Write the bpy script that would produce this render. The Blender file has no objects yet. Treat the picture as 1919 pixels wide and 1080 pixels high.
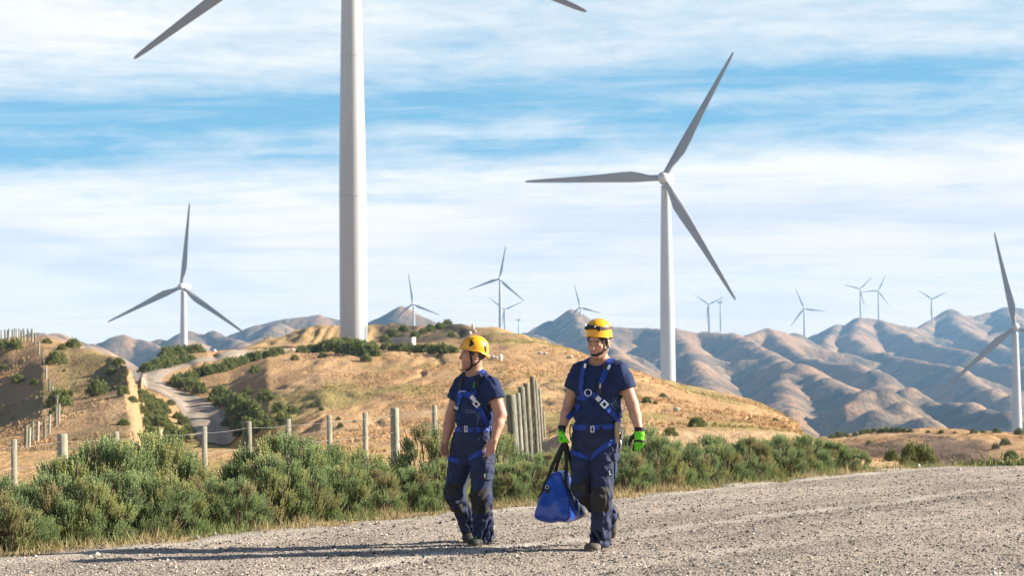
import bpy, bmesh, math, random
import numpy as np
from mathutils import Vector, Matrix
from mathutils.bvhtree import BVHTree
from mathutils.kdtree import KDTree

R = math.radians
random.seed(7)
rng = np.random.default_rng(11)
scn = bpy.context.scene
COL = scn.collection

# ------------------------------------------------------------------ camera
W, H, F = 1919.0, 1080.0, 3731.0          # photograph size and focal length in its pixels
CAM = Vector((0.0, 0.0, 1.45))
HORIZON = 690.0
pitch = math.atan((HORIZON - H / 2) / F)
roll = R(0.6)
cam_d = bpy.data.cameras.new('camera')
cam = bpy.data.objects.new('camera', cam_d)
COL.objects.link(cam)
scn.camera = cam
cam_d.sensor_width = 36.0
cam_d.lens = F / W * 36.0
cam_d.clip_start = 0.5
cam_d.clip_end = 40000.0
CM = Matrix.Rotation(math.pi / 2 + pitch, 3, 'X') @ Matrix.Rotation(-roll, 3, 'Z')
cam.matrix_world = Matrix.Translation(CAM) @ CM.to_4x4()
cam_d.dof.use_dof = True
cam_d.dof.focus_distance = 15.9
cam_d.dof.aperture_fstop = 6.5


def ray(px, py):
    return (CM @ Vector(((px - W / 2) / F, -(py - H / 2) / F, -1.0))).normalized()


def P(px, py, Y):
    d = ray(px, py)
    return CAM + d * (Y / d.y)


def ground_point(px, py, z=0.0):
    d = ray(px, py)
    return CAM + d * ((z - CAM.z) / d.z)


# ------------------------------------------------------------------ world, sun, exposure
SUN_EL, SUN_AZ = R(24), R(6)               # azimuth measured from +X (right) towards +Y (away)
sun_dir = Vector((math.cos(SUN_EL) * math.cos(SUN_AZ), math.cos(SUN_EL) * math.sin(SUN_AZ), math.sin(SUN_EL)))
sun_d = bpy.data.lights.new('sun', 'SUN')
sun_d.energy = 5.0
sun_d.angle = R(0.5)
sun_d.color = (1.0, 0.91, 0.78)
sun = bpy.data.objects.new('sun', sun_d)
sun.rotation_euler = sun_dir.to_track_quat('Z', 'Y').to_euler()
COL.objects.link(sun)

scn.view_settings.view_transform = 'Standard'
scn.view_settings.look = 'None'
scn.view_settings.gamma = 1.0
scn.view_settings.exposure = 1.55
scn.view_settings.use_curve_mapping = False
cy = scn.cycles
cy.use_denoising = True
cy.denoiser = 'OPENIMAGEDENOISE'
cy.denoising_input_passes = 'RGB_ALBEDO_NORMAL'
cy.max_bounces = 5
cy.diffuse_bounces = 2
cy.glossy_bounces = 2
cy.transmission_bounces = 2
cy.volume_bounces = 0
cy.transparent_max_bounces = 6
cy.sample_clamp_indirect = 4.0

world = bpy.data.worlds.new('World')
scn.world = world
world.use_nodes = True


def build_world():
    nt = world.node_tree
    nt.nodes.clear()
    N, L = nt.nodes.new, nt.links.new

    def math_(op, a, b=None, clamp=False):
        n = N('ShaderNodeMath')
        n.operation = op
        n.use_clamp = clamp
        for i, v in enumerate((a, b)):
            if v is None:
                continue
            if isinstance(v, (int, float)):
                n.inputs[i].default_value = v
            else:
                L(v, n.inputs[i])
        return n.outputs[0]

    def ramp(fac, pts):
        n = N('ShaderNodeValToRGB')
        cr = n.color_ramp
        while len(cr.elements) < len(pts):
            cr.elements.new(0.5)
        for e, (p, c) in zip(cr.elements, pts):
            e.position = p
            e.color = (c, c, c, 1) if isinstance(c, (int, float)) else (*c, 1)
        L(fac, n.inputs[0])
        return n.outputs[0]

    def mix(f, a, b):
        n = N('ShaderNodeMix')
        n.data_type = 'RGBA'
        n.clamp_result = False
        for k, v in ((0, f), (6, a), (7, b)):
            if isinstance(v, (int, float)):
                n.inputs[k].default_value = v
            elif isinstance(v, tuple):
                n.inputs[k].default_value = (*v, 1)
            else:
                L(v, n.inputs[k])
        return n.outputs[2]

    def noise(vec, scale, detail=6, rough=0.55, dist=0.0):
        n = N('ShaderNodeTexNoise')
        n.inputs['Scale'].default_value = scale
        n.inputs['Detail'].default_value = detail
        n.inputs['Roughness'].default_value = rough
        n.inputs['Distortion'].default_value = dist
        L(vec, n.inputs['Vector'])
        return n.outputs[0]

    sky = N('ShaderNodeTexSky')
    sky.sky_type = 'NISHITA'
    sky.sun_disc = False
    sky.sun_elevation = SUN_EL
    sky.sun_rotation = R(90) - SUN_AZ
    sky.altitude = 100
    sky.air_density = 1.0
    sky.dust_density = 0.6
    sky.ozone_density = 1.6
    tc = N('ShaderNodeTexCoord').outputs['Generated']
    sep = N('ShaderNodeSeparateXYZ')
    L(tc, sep.inputs[0])
    x, y, z = sep.outputs
    zc = math_('MAXIMUM', z, 0.0)
    den = math_('ADD', zc, 0.075)
    cx = math_('DIVIDE', x, den)
    cyy = math_('DIVIDE', y, den)
    comb = N('ShaderNodeCombineXYZ')
    L(cx, comb.inputs[0])
    L(cyy, comb.inputs[1])
    mp = N('ShaderNodeMapping')
    mp.inputs['Rotation'].default_value = (0, 0, R(-12))
    mp.inputs['Location'].default_value = (3.1, 1.7, 0.4)
    mp.inputs['Scale'].default_value = (0.55, 1.15, 1)
    L(comb.outputs[0], mp.inputs[0])
    vec = mp.outputs[0]
    mp2 = N('ShaderNodeMapping')
    mp2.inputs['Location'].default_value = (8.3, -4.2, 2.0)
    mp2.inputs['Scale'].default_value = (1.6, 1.3, 1)
    L(comb.outputs[0], mp2.inputs[0])
    n1 = noise(vec, 1.1, 9, 0.6, 0.55)
    n2 = noise(mp2.outputs[0], 2.6, 10, 0.68, 0.35)
    n3 = noise(mp2.outputs[0], 0.8, 4, 0.5, 0.2)
    # tilt the elevation so that the blue band climbs to the right
    e = math_('ADD', z, math_('MULTIPLY', x, -0.03))
    e4 = math_('MULTIPLY', e, 4.0, True)
    bias = ramp(e4, [(0.0, 1.0), (0.10, 0.95), (0.22, 0.84), (0.33, 0.76), (0.39, 0.67), (0.44, 0.41), (0.55, 0.34),
                     (0.61, 0.52), (0.70, 0.66), (0.80, 0.60), (1.0, 0.42)])
    bias = math_('MULTIPLY', math_('SUBTRACT', bias, 0.5), 0.85)
    raw = math_('ADD', math_('ADD', math_('MULTIPLY', n1, 0.62), math_('MULTIPLY', n2, 0.38)), bias)
    cov = math_('MULTIPLY', math_('SUBTRACT', raw, 0.345), 3.3, True)
    mp3 = N('ShaderNodeMapping')
    mp3.inputs['Rotation'].default_value = (0, 0, R(-9))
    mp3.inputs['Location'].default_value = (1.3, 5.2, 7.0)
    mp3.inputs['Scale'].default_value = (0.62, 2.3, 1)
    L(comb.outputs[0], mp3.inputs[0])
    wisp = noise(mp3.outputs[0], 1.5, 12, 0.70, 1.1)
    wisp = math_('MULTIPLY', math_('SUBTRACT', wisp, 0.47), 3.2, True)
    cov = math_('MAXIMUM', cov, math_('MULTIPLY', wisp, 0.5))
    cov = math_('SUBTRACT', cov, math_('MULTIPLY', math_('MULTIPLY', math_('SUBTRACT', 0.52, noise(mp3.outputs[0], 2.3, 8, 0.6, 0.4), True), 2.2), 0.38), True)
    blue = ramp(e4, [(0.0, (0.50, 0.68, 0.84)), (0.25, (0.30, 0.60, 0.88)), (0.45, (0.215, 0.61, 0.93)),
                     (0.75, (0.23, 0.60, 0.92)), (1.0, (0.15, 0.36, 0.70))])
    sc = N('ShaderNodeVectorMath')
    sc.operation = 'SCALE'
    L(blue, sc.inputs[0])
    sc.inputs['Scale'].default_value = 5.6
    up = ramp(z, [(0.0, 0.9), (0.19, 0.9), (0.28, 0.0), (1.0, 0.0)])
    clear = mix(up, sky.outputs[0], sc.outputs[0])
    grey = ramp(n3, [(0.0, 0.0), (0.46, 0.0), (0.64, 1.0), (1.0, 1.0)])
    gmask = ramp(e4, [(0.0, 0.35), (0.08, 0.35), (0.25, 1.0), (0.40, 0.7), (0.46, 0.15), (1.0, 0.1)])
    white = ramp(e4, [(0.0, (0.86, 0.755, 0.655)), (0.2, (0.81, 0.735, 0.675)), (0.4, (0.79, 0.77, 0.745)), (1.0, (0.75, 0.745, 0.72))])
    sw = N('ShaderNodeVectorMath')
    sw.operation = 'SCALE'
    L(white, sw.inputs[0])
    sw.inputs['Scale'].default_value = 9.3
    cloudc = mix(math_('MULTIPLY', grey, gmask), sw.outputs[0], (5.75, 5.75, 6.1))
    high = ramp(z, [(0.0, 1.0), (0.19, 1.0), (0.28, 0.12), (1.0, 0.05)])
    col = mix(math_('MULTIPLY', cov, high), clear, cloudc)
    bg = N('ShaderNodeBackground')
    bg.inputs['Strength'].default_value = 0.05
    L(col, bg.inputs[0])
    out = N('ShaderNodeOutputWorld')
    L(bg.outputs[0], out.inputs[0])


build_world()

# ------------------------------------------------------------------ helpers
def tag(o, label=None, cat=None, group=None, kind=None):
    if label:
        o['label'] = label
    if cat:
        o['category'] = cat
    if group:
        o['group'] = group
    if kind:
        o['kind'] = kind
    return o


def wloc(o):
    v = Vector((0, 0, 0))
    while o is not None:
        v += o.location
        o = o.parent
    return v


def mesh_np(name, verts, faces, smooth=True, col=None):
    """verts (n,3); faces (m,3|4) int array, or a list of such arrays"""
    me = bpy.data.meshes.new(name)
    verts = np.asarray(verts, dtype=np.float32)
    fl = faces if isinstance(faces, list) else [faces]
    fl = [np.asarray(f, dtype=np.int32) for f in fl if len(f)]
    me.vertices.add(len(verts))
    me.vertices.foreach_set('co', verts.ravel())
    loops = np.concatenate([f.ravel() for f in fl])
    sizes = np.concatenate([np.full(len(f), f.shape[1], dtype=np.int32) for f in fl])
    starts = np.concatenate([[0], np.cumsum(sizes)[:-1]]).astype(np.int32)
    me.loops.add(len(loops))
    me.loops.foreach_set('vertex_index', loops)
    me.polygons.add(len(sizes))
    me.polygons.foreach_set('loop_start', starts)
    me.polygons.foreach_set('loop_total', sizes)
    me.polygons.foreach_set('use_smooth', np.full(len(sizes), smooth, dtype=bool))
    me.update(calc_edges=True)
    me.validate()
    if col is not None:
        col = np.asarray(col, dtype=np.float32)
        if col.shape[1] == 3:
            col = np.concatenate([col, np.ones((len(col), 1), np.float32)], 1)
        a = me.color_attributes.new('Col', 'FLOAT_COLOR', 'POINT')
        a.data.foreach_set('color', col.ravel())
    return me


def link(name, me, mat=None, parent=None, loc=(0, 0, 0)):
    o = bpy.data.objects.new(name, me)
    COL.objects.link(o)
    if mat is not None and me is not None and not me.materials:
        me.materials.append(mat)
    if parent is not None:
        o.parent = parent
    o.location = loc
    return o


def add_mesh(name, verts, faces, mat, parent=None, loc=None, smooth=True, col=None):
    """verts in world space; loc = origin of a top-level object"""
    verts = np.asarray(verts, dtype=np.float64)
    o_ = np.array(wloc(parent)) if parent is not None else np.array(loc if loc is not None else (0, 0, 0))
    me = mesh_np(name, verts - o_, faces, smooth, col)
    return link(name, me, mat, parent, loc if (parent is None and loc is not None) else (0, 0, 0))


def empty(name, loc=(0, 0, 0), rz=0.0):
    o = bpy.data.objects.new(name, None)
    o.empty_display_size = 0.2
    COL.objects.link(o)
    o.location = loc
    o.rotation_euler = (0, 0, rz)
    return o


def copy_tree(o, parent=None):
    c = o.copy()
    COL.objects.link(c)
    if parent is not None:
        c.parent = parent
    for ch in list(o.children):
        copy_tree(ch, c)
    return c


class MB:
    """collects pieces, builds ONE mesh"""

    def __init__(s):
        s.v, s.q, s.t, s.n = [], [], [], 0

    def add(s, v, q=None, t=None):
        v = np.asarray(v, dtype=np.float64)
        s.v.append(v)
        if q is not None and len(q):
            s.q.append(np.asarray(q, dtype=np.int32) + s.n)
        if t is not None and len(t):
            s.t.append(np.asarray(t, dtype=np.int32) + s.n)
        s.n += len(v)
        return s

    def box(s, c, sx, sy, sz, M=None):
        v = np.array([[x, y, z] for x in (-.5, .5) for y in (-.5, .5) for z in (-.5, .5)]) * (sx, sy, sz)
        if M is not None:
            v = v @ np.array(M).T
        q = [(0, 1, 3, 2), (4, 6, 7, 5), (0, 4, 5, 1), (2, 3, 7, 6), (0, 2, 6, 4), (1, 5, 7, 3)]
        return s.add(v + np.array(c), q)

    def tube(s, pts, radii, n=8, caps=True):
        pts = np.asarray(pts, dtype=np.float64)
        m = len(pts)
        radii = np.broadcast_to(np.asarray(radii, dtype=np.float64), (m,))
        tan = np.gradient(pts, axis=0)
        tan /= np.linalg.norm(tan, axis=1)[:, None] + 1e-12
        ref = np.array((0, 0, 1.0)) if abs(tan[0][2]) < .9 else np.array((1.0, 0, 0))
        rows = []
        a = np.linspace(0, 2 * math.pi, n, endpoint=False)
        for i in range(m):
            u = np.cross(ref, tan[i])
            u /= np.linalg.norm(u) + 1e-12
            w = np.cross(tan[i], u)
            ref = np.cross(tan[i], u) if False else ref
            rows.append(pts[i] + radii[i] * (np.cos(a)[:, None] * u + np.sin(a)[:, None] * w))
        v = np.concatenate(rows)
        q = []
        for i in range(m - 1):
            for j in range(n):
                k = (j + 1) % n
                q.append((i * n + j, i * n + k, (i + 1) * n + k, (i + 1) * n + j))
        t = []
        if caps:
            v = np.concatenate([v, pts[:1], pts[-1:]])
            for j in range(n):
                k = (j + 1) % n
                t.append((m * n, k, j))
                t.append((m * n + 1, (m - 1) * n + j, (m - 1) * n + k))
        return s.add(v, q, t)

    def build(s, name, mat, parent=None, loc=None, smooth=True, col=None):
        v = np.concatenate(s.v)
        f = []
        if s.q:
            f.append(np.concatenate(s.q))
        if s.t:
            f.append(np.concatenate(s.t))
        return add_mesh(name, v, f, mat, parent, loc, smooth, col)


def smooth01(x, a, b):
    t = np.clip((x - a) / (b - a), 0, 1)
    return t * t * (3 - 2 * t)


def _hash(ix, iy, seed):
    h = (ix.astype(np.int64) * 374761393 + iy.astype(np.int64) * 668265263 + seed * 982451653) & 0x7fffffff
    h = ((h ^ (h >> 13)) * 1274126177) & 0x7fffffff
    h = h ^ (h >> 16)
    return (h & 0xffff) / 65535.0


def vnoise(x, y, seed=0):
    ix, iy = np.floor(x), np.floor(y)
    fx, fy = x - ix, y - iy
    fx = fx * fx * fx * (fx * (fx * 6 - 15) + 10)
    fy = fy * fy * fy * (fy * (fy * 6 - 15) + 10)
    a, b = _hash(ix, iy, seed), _hash(ix + 1, iy, seed)
    c, d = _hash(ix, iy + 1, seed), _hash(ix + 1, iy + 1, seed)
    return (a + (b - a) * fx) * (1 - fy) + (c + (d - c) * fx) * fy - 0.5


def fbm(x, y, seed=0, octv=5, gain=0.5, ridged=False):
    s, a = 0, 1.0
    for i in range(octv):
        n = vnoise(x * 1.0 + 13.7 * i, y + 7.1 * i, seed + i * 17)
        if ridged:
            n = 0.5 - abs(n) * 2
        s = s + a * n
        a *= gain
        x, y = x * 2.03, y * 2.03
    return s


# ------------------------------------------------------------------ materials
def mat(name, color, rough=0.7, var=None, var2=None, bump=None, attr=False, metal=0.0, spec=0.4, coat=0.0,
        sub=0.0, trans=0.0, coords='Object', scalevec=None):
    """var/var2 = (scale, colour, lo, hi[, detail]) mixes in a second colour by noise; bump = (scale, strength, distance[, detail])"""
    m = bpy.data.materials.new(name)
    m.use_nodes = True
    nt = m.node_tree
    b = nt.nodes['Principled BSDF']
    N, L = nt.nodes.new, nt.links.new
    b.inputs['Roughness'].default_value = rough
    b.inputs['Metallic'].default_value = metal
    b.inputs['Specular IOR Level'].default_value = spec
    b.inputs['Coat Weight'].default_value = coat
    b.inputs['Coat Roughness'].default_value = 0.15
    if sub:
        b.inputs['Subsurface Weight'].default_value = sub
        b.inputs['Subsurface Radius'].default_value = (0.01, 0.004, 0.002)
        b.inputs['Subsurface Scale'].default_value = 1.0
    tc = N('ShaderNodeTexCoord')
    vec = tc.outputs[coords]
    if scalevec:
        mp = N('ShaderNodeMapping')
        mp.inputs['Scale'].default_value = scalevec
        L(vec, mp.inputs[0])
        vec = mp.outputs[0]
    cur = None
    if attr:
        at = N('ShaderNodeAttribute')
        at.attribute_name = 'Col'
        cur = at.outputs['Color']

    def noise(scale, detail=5, rough_=0.6):
        n = N('ShaderNodeTexNoise')
        n.inputs['Scale'].default_value = scale
        n.inputs['Detail'].default_value = detail
        n.inputs['Roughness'].default_value = rough_
        L(vec, n.inputs['Vector'])
        return n.outputs[0]

    for v in (var, var2):
        if not v:
            continue
        sc_, c2, lo, hi = v[:4]
        nn = noise(sc_, v[4] if len(v) > 4 else 5)
        mr = N('ShaderNodeMapRange')
        mr.interpolation_type = 'SMOOTHSTEP'
        mr.inputs[1].default_value = lo
        mr.inputs[2].default_value = hi
        L(nn, mr.inputs[0])
        mx = N('ShaderNodeMix')
        mx.data_type = 'RGBA'
        L(mr.outputs[0], mx.inputs[0])
        if cur is not None:
            L(cur, mx.inputs[6])
        else:
            mx.inputs[6].default_value = (*color, 1)
        mx.inputs[7].default_value = (*c2, 1)
        cur = mx.outputs[2]
    if cur is not None:
        L(cur, b.inputs['Base Color'])
    else:
        b.inputs['Base Color'].default_value = (*color, 1)
    if bump:
        nn = noise(bump[0], bump[3] if len(bump) > 3 else 4)
        bp = N('ShaderNodeBump')
        bp.inputs['Strength'].default_value = bump[1]
        bp.inputs['Distance'].default_value = bump[2]
        L(nn, bp.inputs['Height'])
        L(bp.outputs[0], b.inputs['Normal'])
    if trans:
        tr = N('ShaderNodeBsdfTranslucent')
        if cur is not None:
            L(cur, tr.inputs[0])
        else:
            tr.inputs[0].default_value = (*color, 1)
        ms = N('ShaderNodeMixShader')
        ms.inputs[0].default_value = trans
        L(b.outputs[0], ms.inputs[1])
        L(tr.outputs[0], ms.inputs[2])
        L(ms.outputs[0], nt.nodes['Material Output'].inputs[0])
    return m


M_TOWER = mat('white_tower_paint', (0.43, 0.44, 0.445), 0.42, var=(0.08, (0.40, 0.41, 0.415), 0.45, 0.7), spec=0.4)
M_BLADE = mat('grey_blade_gelcoat', (0.24, 0.25, 0.265), 0.4, var=(0.15, (0.215, 0.225, 0.24), 0.4, 0.7))
M_STEEL = mat('galvanised_steel', (0.55, 0.56, 0.58), 0.35, metal=0.9)
M_DARKMETAL = mat('dark_metal', (0.04, 0.04, 0.045), 0.4, metal=0.5)
M_POST = mat('weathered_post_wood', (0.34, 0.31, 0.24), 0.85, var=(9, (0.22, 0.22, 0.15), 0.45, 0.62), var2=(3, (0.44, 0.41, 0.34), 0.5, 0.7),
             bump=(30, 0.5, 0.01), scalevec=(6, 6, 0.7))
M_POSTGREEN = mat('mossy_post_wood', (0.21, 0.20, 0.15), 0.9, var=(8, (0.10, 0.105, 0.07), 0.45, 0.6), bump=(30, 0.5, 0.01), scalevec=(6, 6, 0.8))
M_WIRE = mat('fence_wire', (0.33, 0.32, 0.30), 0.6, metal=0.3)

# ------------------------------------------------------------------ terrain
def road_s(X, Y):
    """distance beyond the far edge of the gravel road (positive = verge side)"""
    return (Y - 20.55 - 1.24 * X) / 1.593


def near_z(X, Y):
    s = road_s(X, Y)
    z = -0.075 * np.clip(s - 0.4, 0, None)
    crest = 0.030 * np.clip(Y - 27.2, 0, None) ** 2
    return z - crest * smooth01(X, 2.2, 4.4) * 0.9


PROF = {
    -450: [(45, 880), (110, 840), (130, 810), (150, 770), (175, 720), (205, 660), (230, 665), (260, 690), (340, 720), (430, 800)],
    -60: [(45, 880), (110, 846), (130, 832), (150, 804), (175, 752), (205, 648), (230, 648), (260, 680), (340, 720), (430, 800)],
    20: [(45, 880), (110, 841), (130, 817), (150, 781), (175, 717), (205, 632), (230, 638), (260, 680), (340, 720), (430, 800)],
    80: [(45, 880), (110, 835), (130, 800), (150, 748), (175, 688), (203, 633), (228, 640), (260, 690), (340, 720), (430, 800)],
    130: [(45, 880), (110, 835), (128, 800), (148, 750), (172, 695), (198, 647), (222, 665), (260, 700), (340, 720), (430, 800)],
    200: [(45, 880), (108, 834), (122, 802), (140, 757), (160, 711), (182, 664), (205, 690), (255, 720), (340, 725), (430, 800)],
    236: [(45, 885), (105, 834), (115, 817), (130, 777), (145, 737), (162, 690), (185, 720), (250, 730), (340, 725), (430, 800)],
    250: [(45, 885), (105, 836), (112, 824), (124, 800), (138, 765), (153, 735), (175, 760), (245, 720), (340, 725), (430, 800)],
    259: [(45, 885), (105, 840), (112, 832), (122, 818), (136, 795), (150, 775), (175, 785), (245, 718), (340, 725), (430, 800)],
    268: [(45, 885), (105, 850), (130, 853), (160, 850), (188, 828), (212, 770), (236, 718), (262, 688), (340, 725), (430, 800)],
    300: [(45, 885), (105, 850), (130, 853), (160, 850), (188, 832), (212, 775), (238, 712), (268, 673), (340, 710), (430, 800)],
    350: [(45, 885), (105, 850), (130, 853), (160, 850), (188, 837), (212, 790), (238, 716), (275, 663), (340, 690), (430, 800)],
    430: [(45, 885), (105, 850), (130, 853), (160, 850), (190, 838), (212, 778), (238, 706), (280, 656), (340, 665), (430, 780)],
    500: [(45, 885), (90, 850), (115, 844), (150, 828), (185, 782), (215, 725), (245, 672), (300, 653), (345, 636), (430, 740)],
    600: [(45, 885), (85, 852), (110, 838), (145, 800), (180, 755), (215, 705), (250, 664), (305, 650), (335, 612), (430, 740)],
    700: [(45, 885), (80, 855), (105, 840), (140, 800), (175, 755), (215, 702), (252, 662), (306, 648), (340, 605), (430, 740)],
    860: [(45, 885), (75, 858), (100, 840), (135, 795), (170, 747), (210, 697), (252, 660), (300, 646), (345, 606), (430, 740)],
    950: [(45, 865), (70, 843), (95, 822), (130, 785), (165, 740), (205, 695), (245, 662), (285, 634), (320, 620), (430, 760)],
    1050: [(45, 818), (60, 820), (90, 808), (120, 785), (155, 750), (190, 715), (225, 682), (260, 656), (290, 650), (430, 790)],
    1200: [(45, 815), (60, 815), (85, 803), (110, 788), (140, 765), (170, 737), (200, 712), (230, 698), (260, 704), (430, 830)],
    1310: [(45, 815), (60, 812), (80, 804), (105, 795), (130, 783), (160, 766), (190, 748), (215, 745), (260, 728), (430, 850)],
    1400: [(45, 815), (60, 812), (78, 807), (100, 801), (125, 792), (150, 782), (175, 773), (205, 770), (250, 748), (430, 870)],
    1470: [(45, 818), (60, 815), (75, 811), (95, 808), (115, 804), (140, 798), (160, 792), (190, 797), (230, 781), (430, 870)],
    1492: [(45, 820), (60, 818), (75, 815), (95, 815), (115, 812), (135, 810), (155, 808), (180, 815), (215, 797), (430, 880)],
    1506: [(45, 838), (60, 850), (75, 865), (95, 880), (120, 890), (160, 890), (200, 870), (250, 832), (285, 823), (430, 880)],
    1560: [(45, 862), (60, 872), (80, 868), (100, 875), (130, 895), (170, 895), (210, 872), (250, 842), (285, 821), (430, 880)],
    1640: [(45, 876), (60, 872), (80, 862), (95, 870), (130, 900), (170, 900), (210, 876), (250, 842), (285, 812), (430, 880)],
    1700: [(45, 886), (60, 880), (80, 866), (95, 875), (130, 900), (170, 905), (210, 879), (250, 835), (285, 809), (430, 880)],
    1800: [(45, 896), (60, 892), (80, 886), (95, 892), (130, 905), (170, 902), (210, 872), (250, 835), (285, 811), (430, 880)],
    1919: [(45, 896), (60, 892), (80, 886), (95, 890), (130, 895), (170, 885), (210, 858), (250, 832), (290, 815), (430, 880)],
    2450: [(45, 896), (60, 892), (80, 886), (95, 890), (130, 895), (170, 885), (210, 850), (250, 825), (290, 805), (430, 880)],
}


def pchip(xk, yk, x):
    h = np.diff(xk)
    d = np.diff(yk) / h
    m = np.zeros_like(yk)
    for i in range(1, len(xk) - 1):
        if d[i - 1] * d[i] > 0:
            w1, w2 = 2 * h[i] + h[i - 1], h[i] + 2 * h[i - 1]
            m[i] = (w1 + w2) / (w1 / d[i - 1] + w2 / d[i])
    m[0], m[-1] = d[0], d[-1]
    i = np.clip(np.searchsorted(xk, x) - 1, 0, len(h) - 1)
    t = (x - xk[i]) / h[i]
    return ((1 + 2 * t) * (1 - t) ** 2 * yk[i] + t * (1 - t) ** 2 * h[i] * m[i]
            + t * t * (3 - 2 * t) * yk[i + 1] + t * t * (t - 1) * h[i] * m[i + 1])


def build_ground():
    us = np.concatenate([np.arange(-450, 225, 5.0), np.arange(225, 285, 1.5), np.arange(285, 1480, 4.0),
                         np.arange(1480, 1515, 1.5), np.arange(1515, 2451, 5.0)])
    Ys = np.concatenate([np.linspace(7, 33, 66), 33 + (430 - 33) * np.linspace(0, 1, 331)[1:] ** 1.12])
    au = np.array(sorted(PROF))
    KY = np.array([[p[0] for p in PROF[u]] for u in sorted(PROF)], float)
    KZ = np.array([[P(u, p[1], p[0]).z for p in PROF[u]] for u in sorted(PROF)], float)
    nu, ny = len(us), len(Ys)
    X = (us[:, None] - W / 2) / F * Ys[None, :]
    YY = np.broadcast_to(Ys[None, :], X.shape)
    Z = near_z(X, YY)
    far = Ys > 33
    for i, u in enumerate(us):
        ky = np.array([np.interp(u, au, KY[:, k]) for k in range(KY.shape[1])])
        kz = np.array([np.interp(u, au, KZ[:, k]) for k in range(KZ.shape[1])])
        z33 = near_z(np.array((u - W / 2) / F * 33.0), np.array(33.0))
        Z[i, far] = pchip(np.concatenate([[33.0], ky]), np.concatenate([[z33], kz]), Ys[far])
    Z = Z - 0.09 * smooth01(-road_s(X, YY), 0.25, 0.9) * (1 - smooth01(YY, 31, 34))
    # relief: tussock-scale lumps and broader swells, growing with distance
    amp = smooth01(YY, 45, 120)
    uu0 = us[:, None] + 0 * YY
    amp = amp * (1 - 0.85 * smooth01(uu0, 258, 275) * (1 - smooth01(uu0, 455, 530)) * smooth01(YY, 165, 185))
    # ragged right edge of the left hill
    for j in range(ny):
        if 98 < Ys[j] < 215:
            yj = np.array(Ys[j])
            off = float(fbm(yj / 5.0, yj * 0 + .5, 301, 4)) * 9.0
            wdw = smooth01(us, 205, 235) * (1 - smooth01(us, 285, 320))
            Z[:, j] = np.interp(us + off * wdw, us, Z[:, j])
    rel = fbm(X / 9.0, YY / 14.0, 3, 4) * 0.55 + fbm(X / 2.6, YY / 4.0, 9, 3) * 0.16
    Z = Z + rel * amp + fbm(X / 1.1, YY / 1.1, 21, 3) * 0.05 * smooth01(road_s(X, YY), 0.3, 2.0)
    gully = fbm(X / 4.0 + fbm(X / 15, YY / 15, 5, 2) * 2, YY / 30.0, 14, 3, ridged=True)
    Z = Z - np.clip(gully, 0, 1) * 0.5 * smooth01(YY, 90, 150) * smooth01(us[:, None] + 0 * YY, -100, 400)
    # the cut bank behind the tower is rilled
    uu = us[:, None] + 0 * YY
    bank = smooth01(YY, 306, 314) * (1 - smooth01(YY, 338, 350)) * smooth01(uu, 470, 520) * (1 - smooth01(uu, 690, 720))
    Z = Z + bank * (np.abs(vnoise(X / 1.3, YY / 20.0, 77)) * 0.9 - 0.2)
    shaded_bank = smooth01(YY, 306, 316) * (1 - smooth01(YY, 342, 356)) * smooth01(uu, 690, 715) * (1 - smooth01(uu, 862, 885))
    Z = Z + shaded_bank * (np.abs(vnoise(X / 4.5 + YY / 12.0, YY / 30.0, 78)) * 2.2 - 0.6)
    verts = np.stack([X, YY, Z], -1).reshape(-1, 3)
    ii, jj = np.meshgrid(np.arange(nu - 1), np.arange(ny - 1), indexing='ij')
    a = (ii * ny + jj).ravel()
    faces = np.stack([a, a + ny, a + ny + 1, a + 1], 1)
    # colours of the ground: dry grass, greener flushes, bare sandy cuts, dark scrub, painted shade
    n1 = fbm(X / 11.0, YY / 30.0, 31, 5)
    n2 = fbm(X / 3.0, YY / 9.0, 41, 4)
    n3 = fbm(X / 30.0, YY / 60.0, 51, 4)
    base = np.array([0.385, 0.240, 0.118])
    pale = np.array([0.445, 0.295, 0.165])
    brown = np.array([0.28, 0.165, 0.085])
    green = np.array([0.235, 0.205, 0.065])
    sandy = np.array([0.30, 0.208, 0.112])
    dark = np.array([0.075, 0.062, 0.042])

    def mixc(c, d, f):
        return c * (1 - f[..., None]) + d * f[..., None]

    c = np.broadcast_to(base, X.shape + (3,)).copy()
    c = mixc(c, pale, smooth01(n1, 0.02, 0.45) * 0.8)
    c = mixc(c, brown, smooth01(n2, 0.15, 0.6) * 0.4)
    c = mixc(c, green, smooth01(n3 + n2 * 0.3, 0.12, 0.42) * 0.7)
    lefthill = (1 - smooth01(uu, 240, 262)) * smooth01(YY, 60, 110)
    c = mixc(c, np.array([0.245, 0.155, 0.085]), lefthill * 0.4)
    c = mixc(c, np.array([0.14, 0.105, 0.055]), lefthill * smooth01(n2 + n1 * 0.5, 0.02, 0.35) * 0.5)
    gz_u = np.gradient(Z, axis=0) / (np.gradient(X, axis=0) + 1e-6)
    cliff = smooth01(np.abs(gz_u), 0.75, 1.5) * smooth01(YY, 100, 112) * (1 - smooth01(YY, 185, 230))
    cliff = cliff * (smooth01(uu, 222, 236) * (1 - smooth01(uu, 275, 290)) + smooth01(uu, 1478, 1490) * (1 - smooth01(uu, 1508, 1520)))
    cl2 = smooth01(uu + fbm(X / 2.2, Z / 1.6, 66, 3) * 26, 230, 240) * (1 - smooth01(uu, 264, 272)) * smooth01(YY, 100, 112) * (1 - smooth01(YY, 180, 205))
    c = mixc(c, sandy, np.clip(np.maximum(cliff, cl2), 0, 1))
    c = mixc(c, np.array([0.37, 0.245, 0.115]), bank)
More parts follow.
